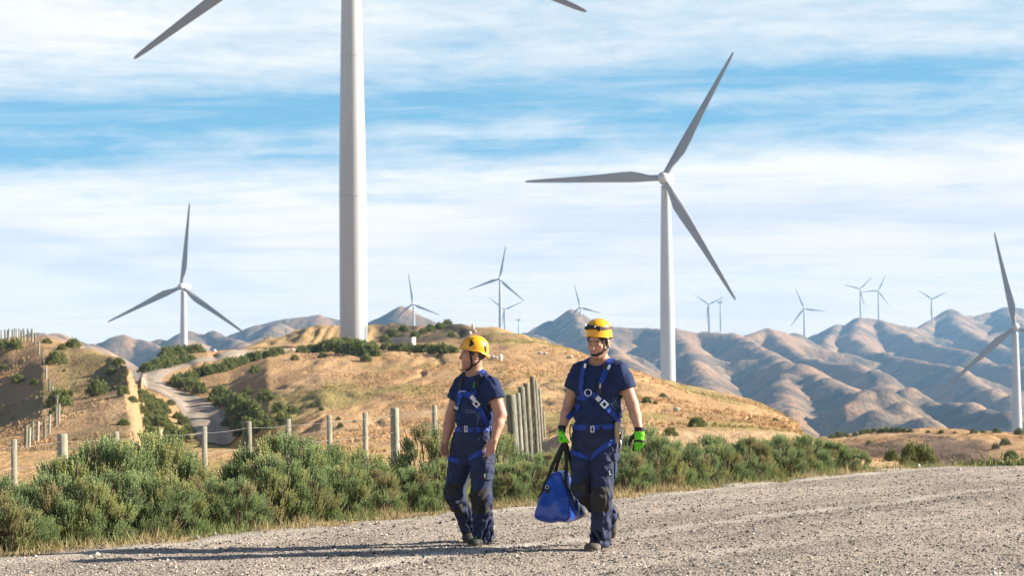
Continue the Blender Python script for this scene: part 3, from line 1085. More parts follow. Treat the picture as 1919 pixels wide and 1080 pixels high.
def make_hedge_shrub_mesh(seed, hgt=0.85, rx=0.62, nball=27, nspray=6, per=15):
    """several rounded clumps; every clump is a bundle of near-parallel upright shoots"""
    r = np.random.default_rng(seed)
    V, Fc, C, S = [], [], [], MB()
    n0 = 0
    for b in range(nball):
        az0 = b * 2.399 + r.normal(0, .25)
        cz0 = ((b + .5) / nball) ** 0.85
        rr0 = math.sqrt(max(0, 1 - cz0 ** 2)) * r.uniform(.82, 1.08)
        ctr = np.array([math.cos(az0) * rr0 * rx * .86, math.sin(az0) * rr0 * rx * .86, (0.06 + cz0 * r.uniform(.66, .90)) * hgt])
        axis = unit(np.array([math.cos(az0) * rr0 * .75, math.sin(az0) * rr0 * .75, 0.85 + cz0 * .6]) + r.normal(0, .08, 3))
        br = r.uniform(.095, .15)
        kind = r.random()
        tone0 = np.array([0.155, 0.215, 0.098]) if kind < .6 else (np.array([0.220, 0.245, 0.105]) if kind < .88 else np.array([0.220, 0.200, 0.105]))
        tone0 = tone0 * r.uniform(.85, 1.3)
        for i in range(nspray):
            q = r.normal(0, 1, 3)
            q = q / np.linalg.norm(q)
            q = unit(q + axis * .7)
            c = ctr + q * br
            k = per
            sp = 0.026 + 0.012 * r.random()
            offs = r.normal(0, 1, (k, 3)) * sp
            out = unit(axis * 1.0 + q * .55)
            base = c - out * 0.10 + offs
            base[:, 2] = np.maximum(base[:, 2], 0.01)
            direc = out + offs / sp * 0.10 + np.array([0, 0, .25])
            ln = 0.075 + 0.075 * r.random(k)
            tone = tone0 * (0.8 + 0.4 * r.random((k, 1)))
            v, f, cc = shoots(base, direc, ln, 15, 0.026, 0.0054, tone, r, .62)
            V.append(v)
            Fc.append(f + n0)
            C.append(cc)
            n0 += len(v)
        p0 = np.array([ctr[0] * 0.12, ctr[1] * 0.12, 0.0])
        pm = np.array([ctr[0] * 0.6, ctr[1] * 0.6, ctr[2] * 0.45])
        S.tube([p0, pm, ctr], [0.013, 0.009, 0.005], 5, False)
        for i in range(4):
            e = ctr + unit(axis + r.normal(0, .6, 3)) * br * 1.1
            S.tube([pm + (ctr - pm) * .5, ctr * .5 + e * .5 - axis * .03, e], [0.006, 0.005, 0.003], 4, False)
    me = mesh_np('foliage', np.concatenate(V), np.concatenate(Fc), False, np.concatenate(C))
    me.materials.append(M_LEAF)
    sv = np.concatenate(S.v)
    st = mesh_np('stems', sv, np.concatenate(S.q))
    st.materials.append(M_STEM)
    return me, st


HEDGE = [make_hedge_shrub_mesh(s) for s in (1, 2, 3, 4, 5)]


def make_hill_shrub_mesh(seed, n=520):
    """low dome of leaf sprays about 1 m high and 1.5 m wide, seen from more than 100 m"""
    r = np.random.default_rng(seed)
    az = r.random(n) * 2 * math.pi
    cz = r.random(n) ** 0.8
    rr = np.sqrt(np.maximum(0, 1 - cz ** 2))
    lump = 1 + 0.22 * np.sin(3 * az + seed) * rr + 0.14 * np.sin(7 * az + cz * 6 + seed)
    c = np.stack([np.cos(az) * rr * 0.72 * lump, np.sin(az) * rr * 0.72 * lump, 0.05 + cz * 0.80 * (0.9 + 0.25 * np.sin(4 * az + seed))], -1)
    c = c * (0.80 + 0.25 * r.random((n, 1)))
    out = np.stack([np.cos(az) * rr, np.sin(az) * rr, 0.6 + cz], -1)
    tone = np.array([0.120, 0.155, 0.058]) * (0.7 + 0.6 * r.random((n, 1))) * np.where(r.random((n, 1)) < .25, np.array([[1.5, 1.3, 1.1]]), 1)
    return_ = shoots(c - unit(out) * 0.08, out + np.array([0, 0, .6]) + r.normal(0, .35, (n, 3)), 0.12 + 0.10 * r.random(n), 7, 0.11, 0.026, tone, r)
    me = mesh_np('hill_shrub', *return_[:2], False, return_[2])
    me.materials.append(M_HILLLEAF)
    return me


HILLSH = [make_hill_shrub_mesh(s) for s in (21, 22, 23, 24)]

# the hedge row: (pixel x of the middle, distance behind the road edge, height, width, label)
HEDGE_ROW = []


def add_hedge(u, s, h, w, label):
    # solve the place on the line s behind the road edge that is seen at pixel column u
    k = (u - W / 2) / F
    Y = (20.55 + 1.593 * s) / (1 - 1.24 * k)
    X = k * Y
    HEDGE_ROW.append((X, Y, h, w, label))


_hl = 'grey-green feathery shrub at the '
HEDGE_SPEC = [
    # front row
    (-60, 1.0, .62, .95), (18, .75, .50, .8), (95, .95, .66, .9), (165, .8, .60, .85), (232, .95, .70, .95), (305, .8, .62, .9), (372, 1.0, .50, .8),
    (440, .75, .52, .8), (505, .95, .66, .95), (570, .8, .62, .85), (632, .95, .62, .85), (697, .8, .50, .8), (758, .95, .52, .9), (822, .8, .52, .8),
    (935, .9, .50, .85), (985, .75, .50, .8), (1040, .9, .56, .85), (1175, .8, .52, .85), (1232, .9, .66, .95), (1290, .8, .56, .85), (1345, .9, .55, .95),
    (1400, .85, .56, .9), (1452, .9, .58, .95), (1505, .85, .54, .9), (1552, .9, .52, .85), (1590, .75, .38, .7),
    # back row
    (-20, 2.1, .66, 1.0), (55, 2.0, .60, 1.0), (128, 2.1, .80, 1.1), (205, 1.95, 1.04, 1.2), (283, 2.0, 1.08, 1.25), (345, 1.9, .80, 1.0), (470, 2.05, .80, 1.1), (528, 1.95, .88, 1.2),
    (596, 2.0, .86, 1.15), (655, 2.0, .74, 1.1), (800, 2.2, .88, 1.15), (862, 2.0, .82, 1.1), (930, 2.0, .80, 1.0), (1000, 1.9, .62, 1.0), (1062, 2.0, .66, 1.0), (1140, 2.0, .80, 1.1),
    (1205, 2.1, .84, 1.1), (1330, 1.9, .62, 1.1), (1405, 1.9, .62, 1.1), (1470, 1.8, .60, 1.1),
]
HEDGE_LABELS = {}


def place_between(u):
    if u < 70:
        return 'left end of the roadside row by the first white post'
    if u < 160:
        return 'roadside row before the thick pale post at far left'
    if u < 260:
        return 'roadside row just right of the thick pale post'
    if u < 340:
        return 'tallest hump left of the lone white post'
    if u < 420:
        return 'dip of the row by the lone white post'
    if u < 500:
        return 'row before the thick post at the dirt road foot'
    if u < 580:
        return 'second tall hump right of the dirt road foot'
    if u < 665:
        return 'right shoulder of the second hump'
    if u < 780:
        return 'low stretch before the thick bare post'
    if u < 880:
        return 'row just left of the left-hand worker'
    if u < 1020:
        return 'row between the workers, below the receding fence'
    if u < 1080:
        return 'row directly behind the blue bag'
    if u < 1215:
        return 'row directly behind the right-hand worker'
    if u < 1300:
        return 'row just right of the green-gloved free hand'
    if u < 1380:
        return 'middle of the right-hand stretch'
    if u < 1480:
        return 'row below the sandy end of the golden hill'
    if u < 1560:
        return 'row near its right end'
    return 'far right end of the row'


ORDW = ['first', 'second', 'third', 'fourth', 'fifth', 'sixth']
labs = [('low front' if i < 26 else 'tall back') + ' shrub, ' + place_between(q[0]) for i, q in enumerate(HEDGE_SPEC)]
final = list(labs)
for lab in set(labs):
    ks = sorted([i for i in range(len(labs)) if labs[i] == lab], key=lambda i: HEDGE_SPEC[i][0])
    if len(ks) > 1:
        for n, i in enumerate(ks):
            final[i] = lab + ', ' + (('left one', 'right one')[n] if len(ks) == 2 else ORDW[n] + ' from left')
for i, (u, s, h, w) in enumerate(HEDGE_SPEC):
    front = i < 26
    add_hedge(u, s, h, w, None)
    X, Y, h, w, _ = HEDGE_ROW[-1]
    o = empty('shrub', (X, Y, near_z(np.array(X), np.array(Y)) - 0.02), random.random() * 6.28)
    k = i % len(HEDGE)
    sx = w / 1.24 * (0.90 if front else 0.95)
    h *= 0.94 * random.uniform(0.92, 1.06)
    o.scale = (sx, sx, h / 0.85)
    lab = final[i]
    tag(o, lab, 'shrub', 'grey-green shrubs along the gravel road')
    link('foliage', HEDGE[k][0], None, o)
    link('stems', HEDGE[k][1], None, o)

# ---- shrubs on the hills, each placed where the photograph shows it: (x, y of the foot, width in pixels, label, group)
GH = 'dark green shrubs on the left hill'
HS = [
    (183, 741, 30, 'round dark green shrub alone in the middle of the left hill', GH),
    (112, 762, 36, 'large leaning dark green shrub beside the fence on the left hill', GH), (134, 741, 10, 'small shrub touching the large leaning one on the left hill', GH),
    (104, 682, 30, 'bushy shrub high on the left hill just right of the fence', GH), (137, 652, 22, 'darkest round shrub on the top edge of the left hill', GH),
    (116, 656, 13, 'smaller shrub left of the darkest one on the left hilltop', GH), (88, 644, 13, 'little shrub at the bend of the hilltop fence', GH),
    (66, 722, 13, 'small shrub left of the fence halfway up the left hill', GH), (34, 718, 18, 'pale low shrub on the shaded flank of the left hill', GH),
    (28, 655, 22, 'shrub under the skyline fence, right of its neighbour', GH), (8, 655, 20, 'shrub under the skyline fence at the left photo edge', GH),
    (196, 656, 12, 'small shrub on the skyline of the left hill near the valley', GH), (222, 683, 17, 'shrub at the brow above the sandy cut', GH), (214, 661, 10, 'tiny shrub above the brow of the sandy cut', GH),
    (209, 703, 15, 'shrub on the slope just left of the sandy cut, upper', GH), (230, 740, 17, 'shrub on the slope just left of the sandy cut, lower', GH), (248, 755, 15, 'shrub clinging to the face of the sandy cut', GH),
    (104, 780, 20, 'shrub around the two leaning posts on the left hill', GH), (232, 797, 16, 'pale shrub low on the left hill near the sandy cut foot', GH), (120, 697, 6, 'tiny shrub in the middle of the upper left hill', GH),
    (115, 640, 14, 'flat shrub patch on the left hilltop skyline', GH), (5, 690, 9, 'tiny shrub at the left photo edge on the shaded flank', GH),
]
GR = 'shrubs lining the winding dirt road'
for (x, y, w) in [(262, 700, 20), (275, 697, 22), (292, 692, 24), (308, 690, 24), (326, 686, 22), (343, 682, 20), (356, 678, 18), (312, 672, 22), (332, 668, 24), (350, 664, 22), (368, 662, 22), (386, 659, 20),
                  (404, 657, 18), (420, 655, 17), (436, 653, 16)]:
    HS.append((x, y, w, 'green shrub along the outer side of the upper dirt road', GR))
for (x, y, w) in [(372, 706, 22), (386, 704, 22), (400, 700, 22), (414, 697, 22), (428, 693, 22), (442, 688, 20), (455, 684, 20), (468, 679, 20), (482, 675, 18), (496, 671, 17), (510, 668, 16), (524, 665, 15), (478, 700, 16)]:
    HS.append((x, y, w, 'green shrub along the inner side of the upper dirt road', GR))
for (x, y, w) in [(330, 724, 24), (346, 728, 26), (362, 732, 26), (376, 738, 22), (340, 718, 22), (356, 720, 24)]:
    HS.append((x, y, w, 'shrub in the clump inside the road bend', GR))
for (x, y, w) in [(398, 744, 26), (412, 752, 26), (426, 760, 28), (440, 768, 30), (454, 776, 30), (466, 788, 30), (478, 798, 26), (424, 780, 22), (438, 794, 24), (450, 808, 26), (400, 762, 18), (412, 800, 18), (470, 812, 24),
                  (436, 818, 20), (386, 752, 16), (492, 806, 20), (430, 806, 16)]:
    HS.append((x + 13, y, w, 'shrub in the thicket right of the descending dirt road', GR))
for (x, y, w) in [(270, 748, 18), (282, 756, 20), (296, 764, 22), (276, 768, 22), (290, 778, 24), (306, 776, 20), (272, 788, 22), (288, 796, 22), (302, 800, 20), (334, 786, 16), (344, 798, 18), (352, 812, 18), (326, 820, 22),
                  (340, 826, 24), (312, 828, 20), (276, 810, 18), (292, 816, 18), (264, 742, 14), (320, 760, 12), (262, 826, 16), (266, 758, 20), (264, 776, 18), (268, 800, 20), (270, 824, 22), (284, 832, 22), (298, 834, 20), (300, 786, 20), (312, 800, 18), (318, 812, 18)]:
    HS.append((x, y, w, 'shrub in the thicket between the sandy cut and the dirt road', GR))
for (x, y, w, l) in [(498, 753, 26, 'round dark shrub at the slope foot, upper one of a cluster of four'), (522, 774, 20, 'round dark shrub at the slope foot, left one of a cluster of four'),
                     (547, 777, 18, 'round dark shrub at the slope foot, right one of a cluster of four'), (530, 796, 28, 'round dark shrub at the slope foot, lowest of a cluster of four'), (466, 740, 14, 'small shrub just above the thicket right of the dirt road')]:
    HS.append((x, y, w, l, 'shrubs at the foot of the golden slope'))
GB = 'shrubs along the bench in front of the tallest tower'
for (x, y, w) in [(565, 662, 18), (580, 661, 18), (594, 660, 18), (608, 660, 24), (620, 661, 26), (634, 662, 26), (648, 664, 28), (662, 665, 28), (675, 666, 28), (688, 668, 26), (700, 668, 22), (628, 652, 22), (646, 652, 24), (664, 654, 24), (680, 655, 22), (697, 655, 18)]:
    HS.append((x, y, w, 'dark rounded shrub hiding the foot of the tallest tower', GB))
for (x, y, w) in [(722, 657, 17), (738, 658, 16), (754, 658, 15), (770, 658, 15), (786, 660, 18), (800, 661, 19), (814, 662, 20), (828, 662, 20), (842, 662, 18), (852, 662, 12)]:
    HS.append((x, y, w, 'paler green shrub in the row under the grey shed', GB))
HS += [(552, 676, 12, 'small dark shrub on the slope below the upper road hedge', GB), (605, 671, 14, 'single small shrub just below the tower row', GB), (687, 678, 16, 'dark ragged shrub below the right end of the tower row', GB)]
GS = 'scattered small shrubs on the golden slope'
for (x, y, w, l) in [(587, 763, 10, 'small shrub on the golden slope above the cluster of four, left'), (603, 770, 9, 'small shrub on the golden slope right of the cluster of four'), (634, 788, 9, 'small shrub on the lower golden slope above the third thin post'),
                     (638, 802, 12, 'low shrub near the foot of the golden slope'), (664, 792, 7, 'tiny shrub low on the golden slope left of the thick bare post'), (660, 605, 8, 'tiny skyline shrub on the bank left of the tallest tower'),
                     (767, 665, 6, 'tiny dark tuft just below the pale shrub row'), (918, 613, 7, 'tiny dark shrub on the ridge skyline left of the mid-distance turbine'), (948, 617, 5, 'tiny tuft at the foot of the mid-distance turbine'),
                     (1212, 756, 19, 'grey-green shrub on the slope right of the right-hand worker'), (1242, 745, 13, 'small dark upright shrub on the slope by a pale rock'), (1228, 758, 9, 'tiny shrub between the slope rock and the grey-green shrub'),
                     (1305, 801, 32, 'bright green low shrub alone on the pale flat'), (1256, 818, 26, 'green shrub on the pale flat just behind the roadside row'), (1340, 798, 9, 'tiny shrub on the flat right of the bright green one'), (1318, 741, 7, 'tiny shrub on the crest left of the olive hill'),
                     (1453, 790, 11, 'small shrub near the sandy end of the golden hill'), (1470, 806, 12, 'upright dark shrub at the foot of the sandy end'), (1405, 788, 7, 'tiny shrub on the golden slope near its low end')]:
    HS.append((x, y, w, l, GS))
for (x, y, w) in [(700, 606, 12), (712, 607, 14), (725, 607, 11), (748, 607, 9), (770, 606, 14), (782, 605, 12), (806, 622, 16), (824, 617, 16), (838, 613, 16), (738, 632, 16), (722, 642, 16), (757, 622, 14), (778, 634, 14), (792, 626, 12), (846, 632, 12)]:
    HS.append((x, y, w, 'dark shrub on the shaded bank behind the grey shed', 'scrub on the shaded bank'))
GK = 'shrubs on the knoll at the right'
for (x, y, w) in [(1560, 823, 12), (1572, 821, 14), (1584, 820, 13), (1602, 817, 9)]:
    HS.append((x, y, w, 'dark shrub at the left end of the knoll top', GK))
for (x, y, w) in [(1616, 815, 11), (1627, 813, 12), (1638, 812, 12), (1650, 812, 12), (1661, 811, 12), (1672, 811, 12), (1683, 811, 12), (1694, 811, 12), (1706, 811, 10)]:
    HS.append((x, y, w, 'dark shrub in the tight row along the knoll top', GK))
for (x, y, w, l) in [(1739, 813, 8, 'first tiny shrub right of the knoll-top row'), (1764, 813, 10, 'second tiny shrub right of the knoll-top row'), (1789, 813, 6, 'third tiny shrub right of the knoll-top row'), (1824, 813, 12, 'dark shrub on the knoll top, left of the edge turbine'),
                     (1842, 813, 9, 'small dark shrub on the knoll top between two larger ones'), (1867, 812, 14, 'dark shrub on the knoll top nearest the edge turbine, on its left'), (1910, 815, 16, 'dark shrub at the foot of the edge turbine'),
                     (1883, 835, 17, 'grey shrub on the sunny face of the knoll, upper'), (1866, 842, 13, 'small grey shrub on the sunny face of the knoll'), (1895, 861, 24, 'large grey shrub on the sunny face of the knoll, lowest'), (1628, 833, 10, 'pale shrub on the shaded knoll face')]:
    HS.append((x, y, w, l, GK))


def hill_shrub(x, y, wpx, label, group, i):
    p = on_ground(x, y)
    if p is None:
        return
    w = wpx * p.y / F * (1.08 if group.startswith('scattered') else 1.2 if 'knoll' in group else 1.42)
    o = link('shrub', HILLSH[i % 4], None, None, (p.x, p.y, p.z - 0.08 * w))
    o.rotation_euler = (0, 0, random.random() * 6.28)
    o.scale = (w / 1.55, w / 1.55, w / 1.30 * random.uniform(0.85, 1.1))
    tag(o, label, 'shrub', group)


ORD = ['first', 'second', 'third', 'fourth', 'fifth', 'sixth', 'seventh', 'eighth', 'ninth', 'tenth', 'eleventh', 'twelfth', 'thirteenth', 'fourteenth', 'fifteenth', 'sixteenth', 'seventeenth',
       'eighteenth', 'nineteenth', 'twentieth', '21st', '22nd', '23rd', '24th']


def ordinals(items, get, put, skip=()):
    by = {}
    for k, it in enumerate(items):
        by.setdefault(get(it), []).append(k)
    for lab, ks in by.items():
        if len(ks) < 2 or any(w in lab for w in skip):
            continue
        ks.sort(key=lambda k: items[k][0])
        for n, k in enumerate(ks):
            items[k] = put(items[k], lab + ', ' + (('left one', 'right one')[n] if len(ks) == 2 else ORD[n] + ' from left'))


ordinals(HS, lambda a: a[3], lambda a, l: (a[0], a[1], a[2], l, a[4]), ('thicket',))
for i, a in enumerate(HS):
    hill_shrub(*a, i)

# two shrubs and low greenery beyond the road crest at the right
for (u, Y, wd, h, lab) in [(1708, 62, 0.75, 0.85, 'left one of two bushy shrubs beyond the road crest at right'), (1734, 62, 0.7, 0.8, 'right one of two bushy shrubs beyond the road crest'), (1671, 70, 0.5, 0.5, 'small shrub on the pale strip beyond the road crest')]:
    p = P(u, 870, Y)
    o = link('shrub', HILLSH[u % 4], None, None, (p.x, p.y, ground_z(p.x, p.y) - .03))
    o.scale = (wd / 1.45, wd / 1.45, h / 0.95)
    tag(o, lab, 'shrub', 'shrubs beyond the road crest')
for k, u in enumerate(range(1790, 2020, 13)):
    p = P(u, 870, 33 + (k % 3))
    o = link('shrub', HILLSH[k % 4], None, None, (p.x, p.y, ground_z(p.x, p.y) - .05))
    hh = P(u, 868 - 7 * smooth01(np.array(u), 1790, 1850) + 3 * (k % 2), p.y).z - o.location.z
    o.scale = (0.45, 0.45, max(0.15, hh) / 0.98)
    o.rotation_euler = (0, 0, k * 1.3)
    tag(o, 'low green shrub in the strip over the road crest, ' + ORD[k] + ' from left', 'shrub', 'shrubs beyond the road crest')


# ------------------------------------------------------------------ grasses (uncountable)
def build_verge_grass():
    n = 22000
    t = rng.random(n)
    s = rng.normal(0.18, 0.22, n)
    s = np.where(rng.random(n) < 0.35, rng.random(n) * 2.6 - 0.1, s)
    X = -5.5 + t * 13.5
    Y = 20.55 + 1.24 * X + 1.593 * s
    clump = fbm(X / 0.35, Y / 0.35, 71, 3)
    keep = (clump + rng.random(n) * 0.5 > 0.12) & (Y > 13) & (Y < 29.5)
    X, Y, s = X[keep], Y[keep], s[keep]
    n = len(X)
    z = near_z(X, Y) + 0.0
    h = (0.03 + 0.07 * rng.random(n)) * (0.6 + 0.9 * smooth01(s, 0, 0.5))
    a = rng.random(n) * 6.28
    lean = rng.normal(0, 0.35, (n, 2))
    wv = 0.004 + 0.003 * rng.random(n)
    b0 = np.stack([X - np.cos(a) * wv, Y - np.sin(a) * wv, z], -1)
    b1 = np.stack([X + np.cos(a) * wv, Y + np.sin(a) * wv, z], -1)
    tp = np.stack([X + lean[:, 0] * h, Y + lean[:, 1] * h, z + h], -1)
    v = np.stack([b0, b1, tp], 1).reshape(-1, 3)
    f = np.arange(n * 3).reshape(-1, 3)
    g = smooth01(fbm(X / 0.8, Y / 0.8, 81, 3) + 0.25 * smooth01(s, 0.1, 0.7), 0.0, 0.4)[:, None]
    c = np.array([0.36, 0.28, 0.145]) * (1 - g) + np.array([0.17, 0.20, 0.07]) * g
    c = c * (0.7 + 0.6 * rng.random((n, 1)))
    m = mat('verge_grass_blade', (0.4, 0.3, 0.1), 0.8, attr=True, trans=0.3)
    o = add_mesh('grass', v, f, m, smooth=False, col=np.repeat(c, 3, 0))
    tag(o, 'thin dry yellow and green grass along the road edge', None, None, 'stuff')


build_verge_grass()


def build_hill_tussocks():
    n = 90000
    Y = 46 + (300 - 46) * rng.random(n) ** 0.8
    u = -40 + rng.random(n) * 2000
    X = (u - W / 2) / F * Y
    dens = fbm(X / 8, Y / 12, 91, 4) + rng.random(n) * 0.5
    keep = (dens - 0.6 * smooth01(u, 250, 264) * (1 - smooth01(u, 470, 640)) > 0.52)
    X, Y, u = X[keep], Y[keep], u[keep]
    pts = []
    for x, y in zip(X, Y):
        h = GBVH.ray_cast(Vector((x, y, 300)), Vector((0, 0, -1)))
        pts.append(h[0].z if h[0] is not None else -99)
    z = np.array(pts)
    n = len(X)
    k = 5
    a = rng.random((n, k)) * 6.28
    h = (0.10 + 0.16 * rng.random((n, 1)))*smooth01(Y, 30, 110)[:, None] * (0.7 + 0.5 * rng.random((n, k)))
    lean = 0.45
    wv = 0.07
    bx = X[:, None] + rng.normal(0, 0.14, (n, k))
    by = Y[:, None] + rng.normal(0, 0.14, (n, k))
    zz = z[:, None] - 0.04
    b0 = np.stack([bx - np.cos(a) * wv, by - np.sin(a) * wv, zz + 0 * a], -1)
    b1 = np.stack([bx + np.cos(a) * wv, by + np.sin(a) * wv, zz + 0 * a], -1)
    tp = np.stack([bx + rng.normal(0, lean, (n, k)) * h, by + rng.normal(0, lean, (n, k)) * h, zz + h], -1)
    v = np.stack([b0, b1, tp], 2).reshape(-1, 3)
    f = np.arange(n * k * 3).reshape(-1, 3)
    gu, gy, gc = GCOL
    c = gc[np.clip(np.searchsorted(gu, u), 0, len(gu) - 1), np.clip(np.searchsorted(gy, Y), 0, len(gy) - 1)]
    c = c * (0.95 + 0.45 * rng.random((n, 1)))
    m = mat('tussock_blade', (0.4, 0.25, 0.1), 0.9, attr=True, trans=0.2)
    o = add_mesh('tussock_grass', v, f, m, smooth=False, col=np.repeat(c, 3 * k, 0))
    tag(o, 'dry tussock grass covering the golden slopes', None, None, 'stuff')


build_hill_tussocks()

# ------------------------------------------------------------------ fences
def round_post(mbb, x, y, z0, z1, r, tilt=0.0, n=14):
    dx = tilt * (z1 - z0)
    a = np.linspace(0, 2 * math.pi, n, endpoint=False)
    rad = r * (1 + 0.05 * np.sin(3 * a + x * 9))
    rings = []
    for t, k in ((0, 1.03), (0.35, 1.0), (0.7, 0.99), (0.985, 0.97), (1.0, 0.90)):
        rings.append(np.stack([x + dx * t + rad * k * np.cos(a), y + rad * k * np.sin(a), np.full(n, z0 + (z1 - z0) * t)], -1))
    v, q = ring_loft(rings)
    v = np.concatenate([v, [(x + dx, y, z1)]])
    t = [(len(v) - 1, len(v) - 1 - n + j, len(v) - 1 - n + (j + 1) % n) for j in range(n)]
    mbb.add(v, q, t)


def square_post(mbb, x, y, z0, z1, w, tilt=0.0, rz=0.2):
    dx = tilt * (z1 - z0)
    M = np.array(Matrix.Rotation(rz, 3, 'Z'))
    b = 0.86
    ring = np.array([(-1, -b), (-b, -1), (b, -1), (1, -b), (1, b), (b, 1), (-b, 1), (-1, b)]) * w / 2
    rings = []
    for t, k in ((0, 1), (0.5, 1.0), (0.99, 1.0), (1.0, 0.93)):
        p = np.stack([ring[:, 0] * k, ring[:, 1] * k * 0.9, np.zeros(8)], -1) @ M.T
        rings.append(p + (x + dx * t, y, z0 + (z1 - z0) * t))
    v, q = ring_loft(rings)
    v = np.concatenate([v, [(x + dx, y, z1)]])
    t = [(len(v) - 1, len(v) - 1 - 8 + j, len(v) - 1 - 8 + (j + 1) % 8) for j in range(8)]
    mbb.add(v, q, t)


def wires(points, heights, name, parent, rad=0.0014, sag=0.012):
    for hgt in heights:
        pts = []
        for (a, b) in zip(points[:-1], points[1:]):
            for t in np.linspace(0, 1, 7)[:-1]:
                p = np.array(a) * (1 - t) + np.array(b) * t
                pts.append((p[0], p[1], p[2] + hgt - sag * 4 * t * (1 - t)))
        pts.append((points[-1][0], points[-1][1], points[-1][2] + hgt))
        MB().tube(pts, rad, 5, False).build(name, M_WIRE, parent)


# roadside fence behind the shrubs
FS = 4.0


def fence_at(u):
    k = (u - W / 2) / F
    Y = (20.55 + 1.593 * FS) / (1 - 1.24 * k)
    return k * Y, Y


def row_z(x, y):
    return float(near_z(np.array(x), np.array(y)))


f1 = fence_at(118)
fence = empty('wire_fence', (f1[0], f1[1], row_z(*f1)))
tag(fence, 'post and wire fence with pale wooden posts running behind the roadside shrubs', 'fence')
tops = []
for (u, top, kind) in [(-62, 835, 't'), (27, 824, 't'), (118, 814, 'T'), (218, 810, 't'), (299, 804, 't'), (383, 800, 't'), (464, 790, 'T'), (540, 786, 't'), (617, 779, 't'), (684, 774, 't'),
                       (740, 765, 'T'), (814, 760, 't'), (893, 750, 't')]:
    x, y = fence_at(u)
    zt = P(u, top, y).z
    mb = MB()
    z0 = row_z(x, y) - 0.25
    if kind == 'T':
        round_post(mb, x, y, z0, zt, 0.056, -0.012)
    else:
        square_post(mb, x, y, z0, zt, 0.052, -0.008, 0.5)
    mb.build('post', M_POSTGREEN if u in (464,) else M_POST, fence)
    tops.append((x, y - 0.03, zt))
xs_, ys_ = fence_at(968)
zs_ = P(968, 740, ys_).z
tops.append((xs_, ys_ - 0.08, zs_))
tp = [(a, b, c) for a, b, c in tops]
wires(tp, [-0.075, -0.30, -0.52, -0.72], 'wire', fence)

# receding fence with its thick strainer
fence2 = empty('wire_fence', (xs_, ys_, row_z(xs_, ys_)))
tag(fence2, 'tight line of tall mossy fence posts receding uphill between the two workers', 'fence')
REC = [(968.5, 740, 25.4, 'S'), (982, 737, 27.5, 't'), (988, 725.5, 30, 'T'), (996.5, 718.5, 35, 'T'), (1006.5, 706, 39.5, 'T'), (1012.5, 713, 42, 't'), (1017, 729, 48, 't'), (1022, 770, 56, 't')]
wp = []
for (u, top, Y, kind) in REC:
    p = P(u, top, Y)
    gz = ground_z(p.x, p.y)
    mb = MB()
    if kind == 'S':
        round_post(mb, p.x, p.y, gz - 0.3, p.z, 0.068, -0.05, 18)
    elif kind == 'T':
        round_post(mb, p.x, p.y, gz - 0.3, p.z, 0.052, -0.05)
    else:
        square_post(mb, p.x, p.y, gz - 0.3, p.z, 0.052, -0.05, 0.3)
    mb.build('post', M_POSTGREEN if kind != 't' else M_POST, fence2)
    wp.append((p.x - 0.05, p.y, min(p.z, gz + 1.2)))
wires(wp, [-0.09, -0.30, -0.5, -0.7, -0.85], 'wire', fence2, 0.0014)

# fence climbing the left hill
lp = [(200, 1000), (225, 995), (250, 962), (290, 955), (347, 915), (382, 885), (432, 830), (455, 800), (440, 720), (413, 640), (385, 565), (357, 460), (330, 352), (303, 270), (277, 195), (250, 172), (220, 170),
      (194, 168), (168, 175), (130, 150), (100, 165), (65, 160), (40, 165), (10, 168)]
lp = [(x / 4.154, 600 + y / 4.154) for x, y in lp]
fence3 = None
pp = []
for i, (x, y) in enumerate(lp):
    p = on_ground(x, y)
    if p is None:
        continue
    if fence3 is None:
        fence3 = empty('wire_fence', p)
        tag(fence3, 'old wooden post fence climbing the dry left hill to its skyline', 'fence')
    mb = MB()
    hh = random.uniform(1.05, 1.25)
    round_post(mb, p.x, p.y, p.z - 0.3, p.z + hh, 0.08 if i % 3 else 0.10, random.uniform(-.05, .05), 8)
    mb.build('post', M_POST if i % 2 else M_POSTGREEN, fence3)
    pp.append(tuple(p))
for x in (2, 14, 27, 36, 44, 52, 58.5):
    p = on_ground(x, 634) or on_ground(x, 638)
    if p is None or p.y > 260:
        p = on_ground(x, 641)
    mb = MB()
    square_post(mb, p.x, p.y, p.z - 0.3, p.z + 1.0, 0.12, random.uniform(-.04, .04))
    mb.build('post', M_POST, fence3, smooth=False)
wires(pp, [0.95, 0.6], 'wire', fence3, 0.006, 0.0)

# far fence beyond the upper road
fence4 = None
pp = []
for k in range(15):
    x = 424 + k * 8.0
    y = 649 - k * 1.4
    p = on_ground(x, y)
    if p is None:
        continue
    if fence4 is None:
        fence4 = empty('wire_fence', p)
        tag(fence4, 'distant grey fence on the rise left of the tallest tower', 'fence')
    mb = MB()
    square_post(mb, p.x, p.y, p.z - 0.3, p.z + 1.25, 0.16)
    mb.build('post', M_POST, fence4, smooth=False)
    pp.append(tuple(p))
wires(pp, [1.0, 0.5], 'wire', fence4, 0.008, 0.0)


# ------------------------------------------------------------------ rocks, shed, twig bush
M_ROCK = mat('pale_rock', (0.50, 0.46, 0.38), 0.9, var=(4, (0.30, 0.27, 0.22), 0.45, 0.65), bump=(8, 0.8, 0.05))
M_ROCKW = mat('white_rock', (0.75, 0.72, 0.66), 0.85, var=(4, (0.55, 0.52, 0.47), 0.5, 0.7), bump=(8, 0.6, 0.05))


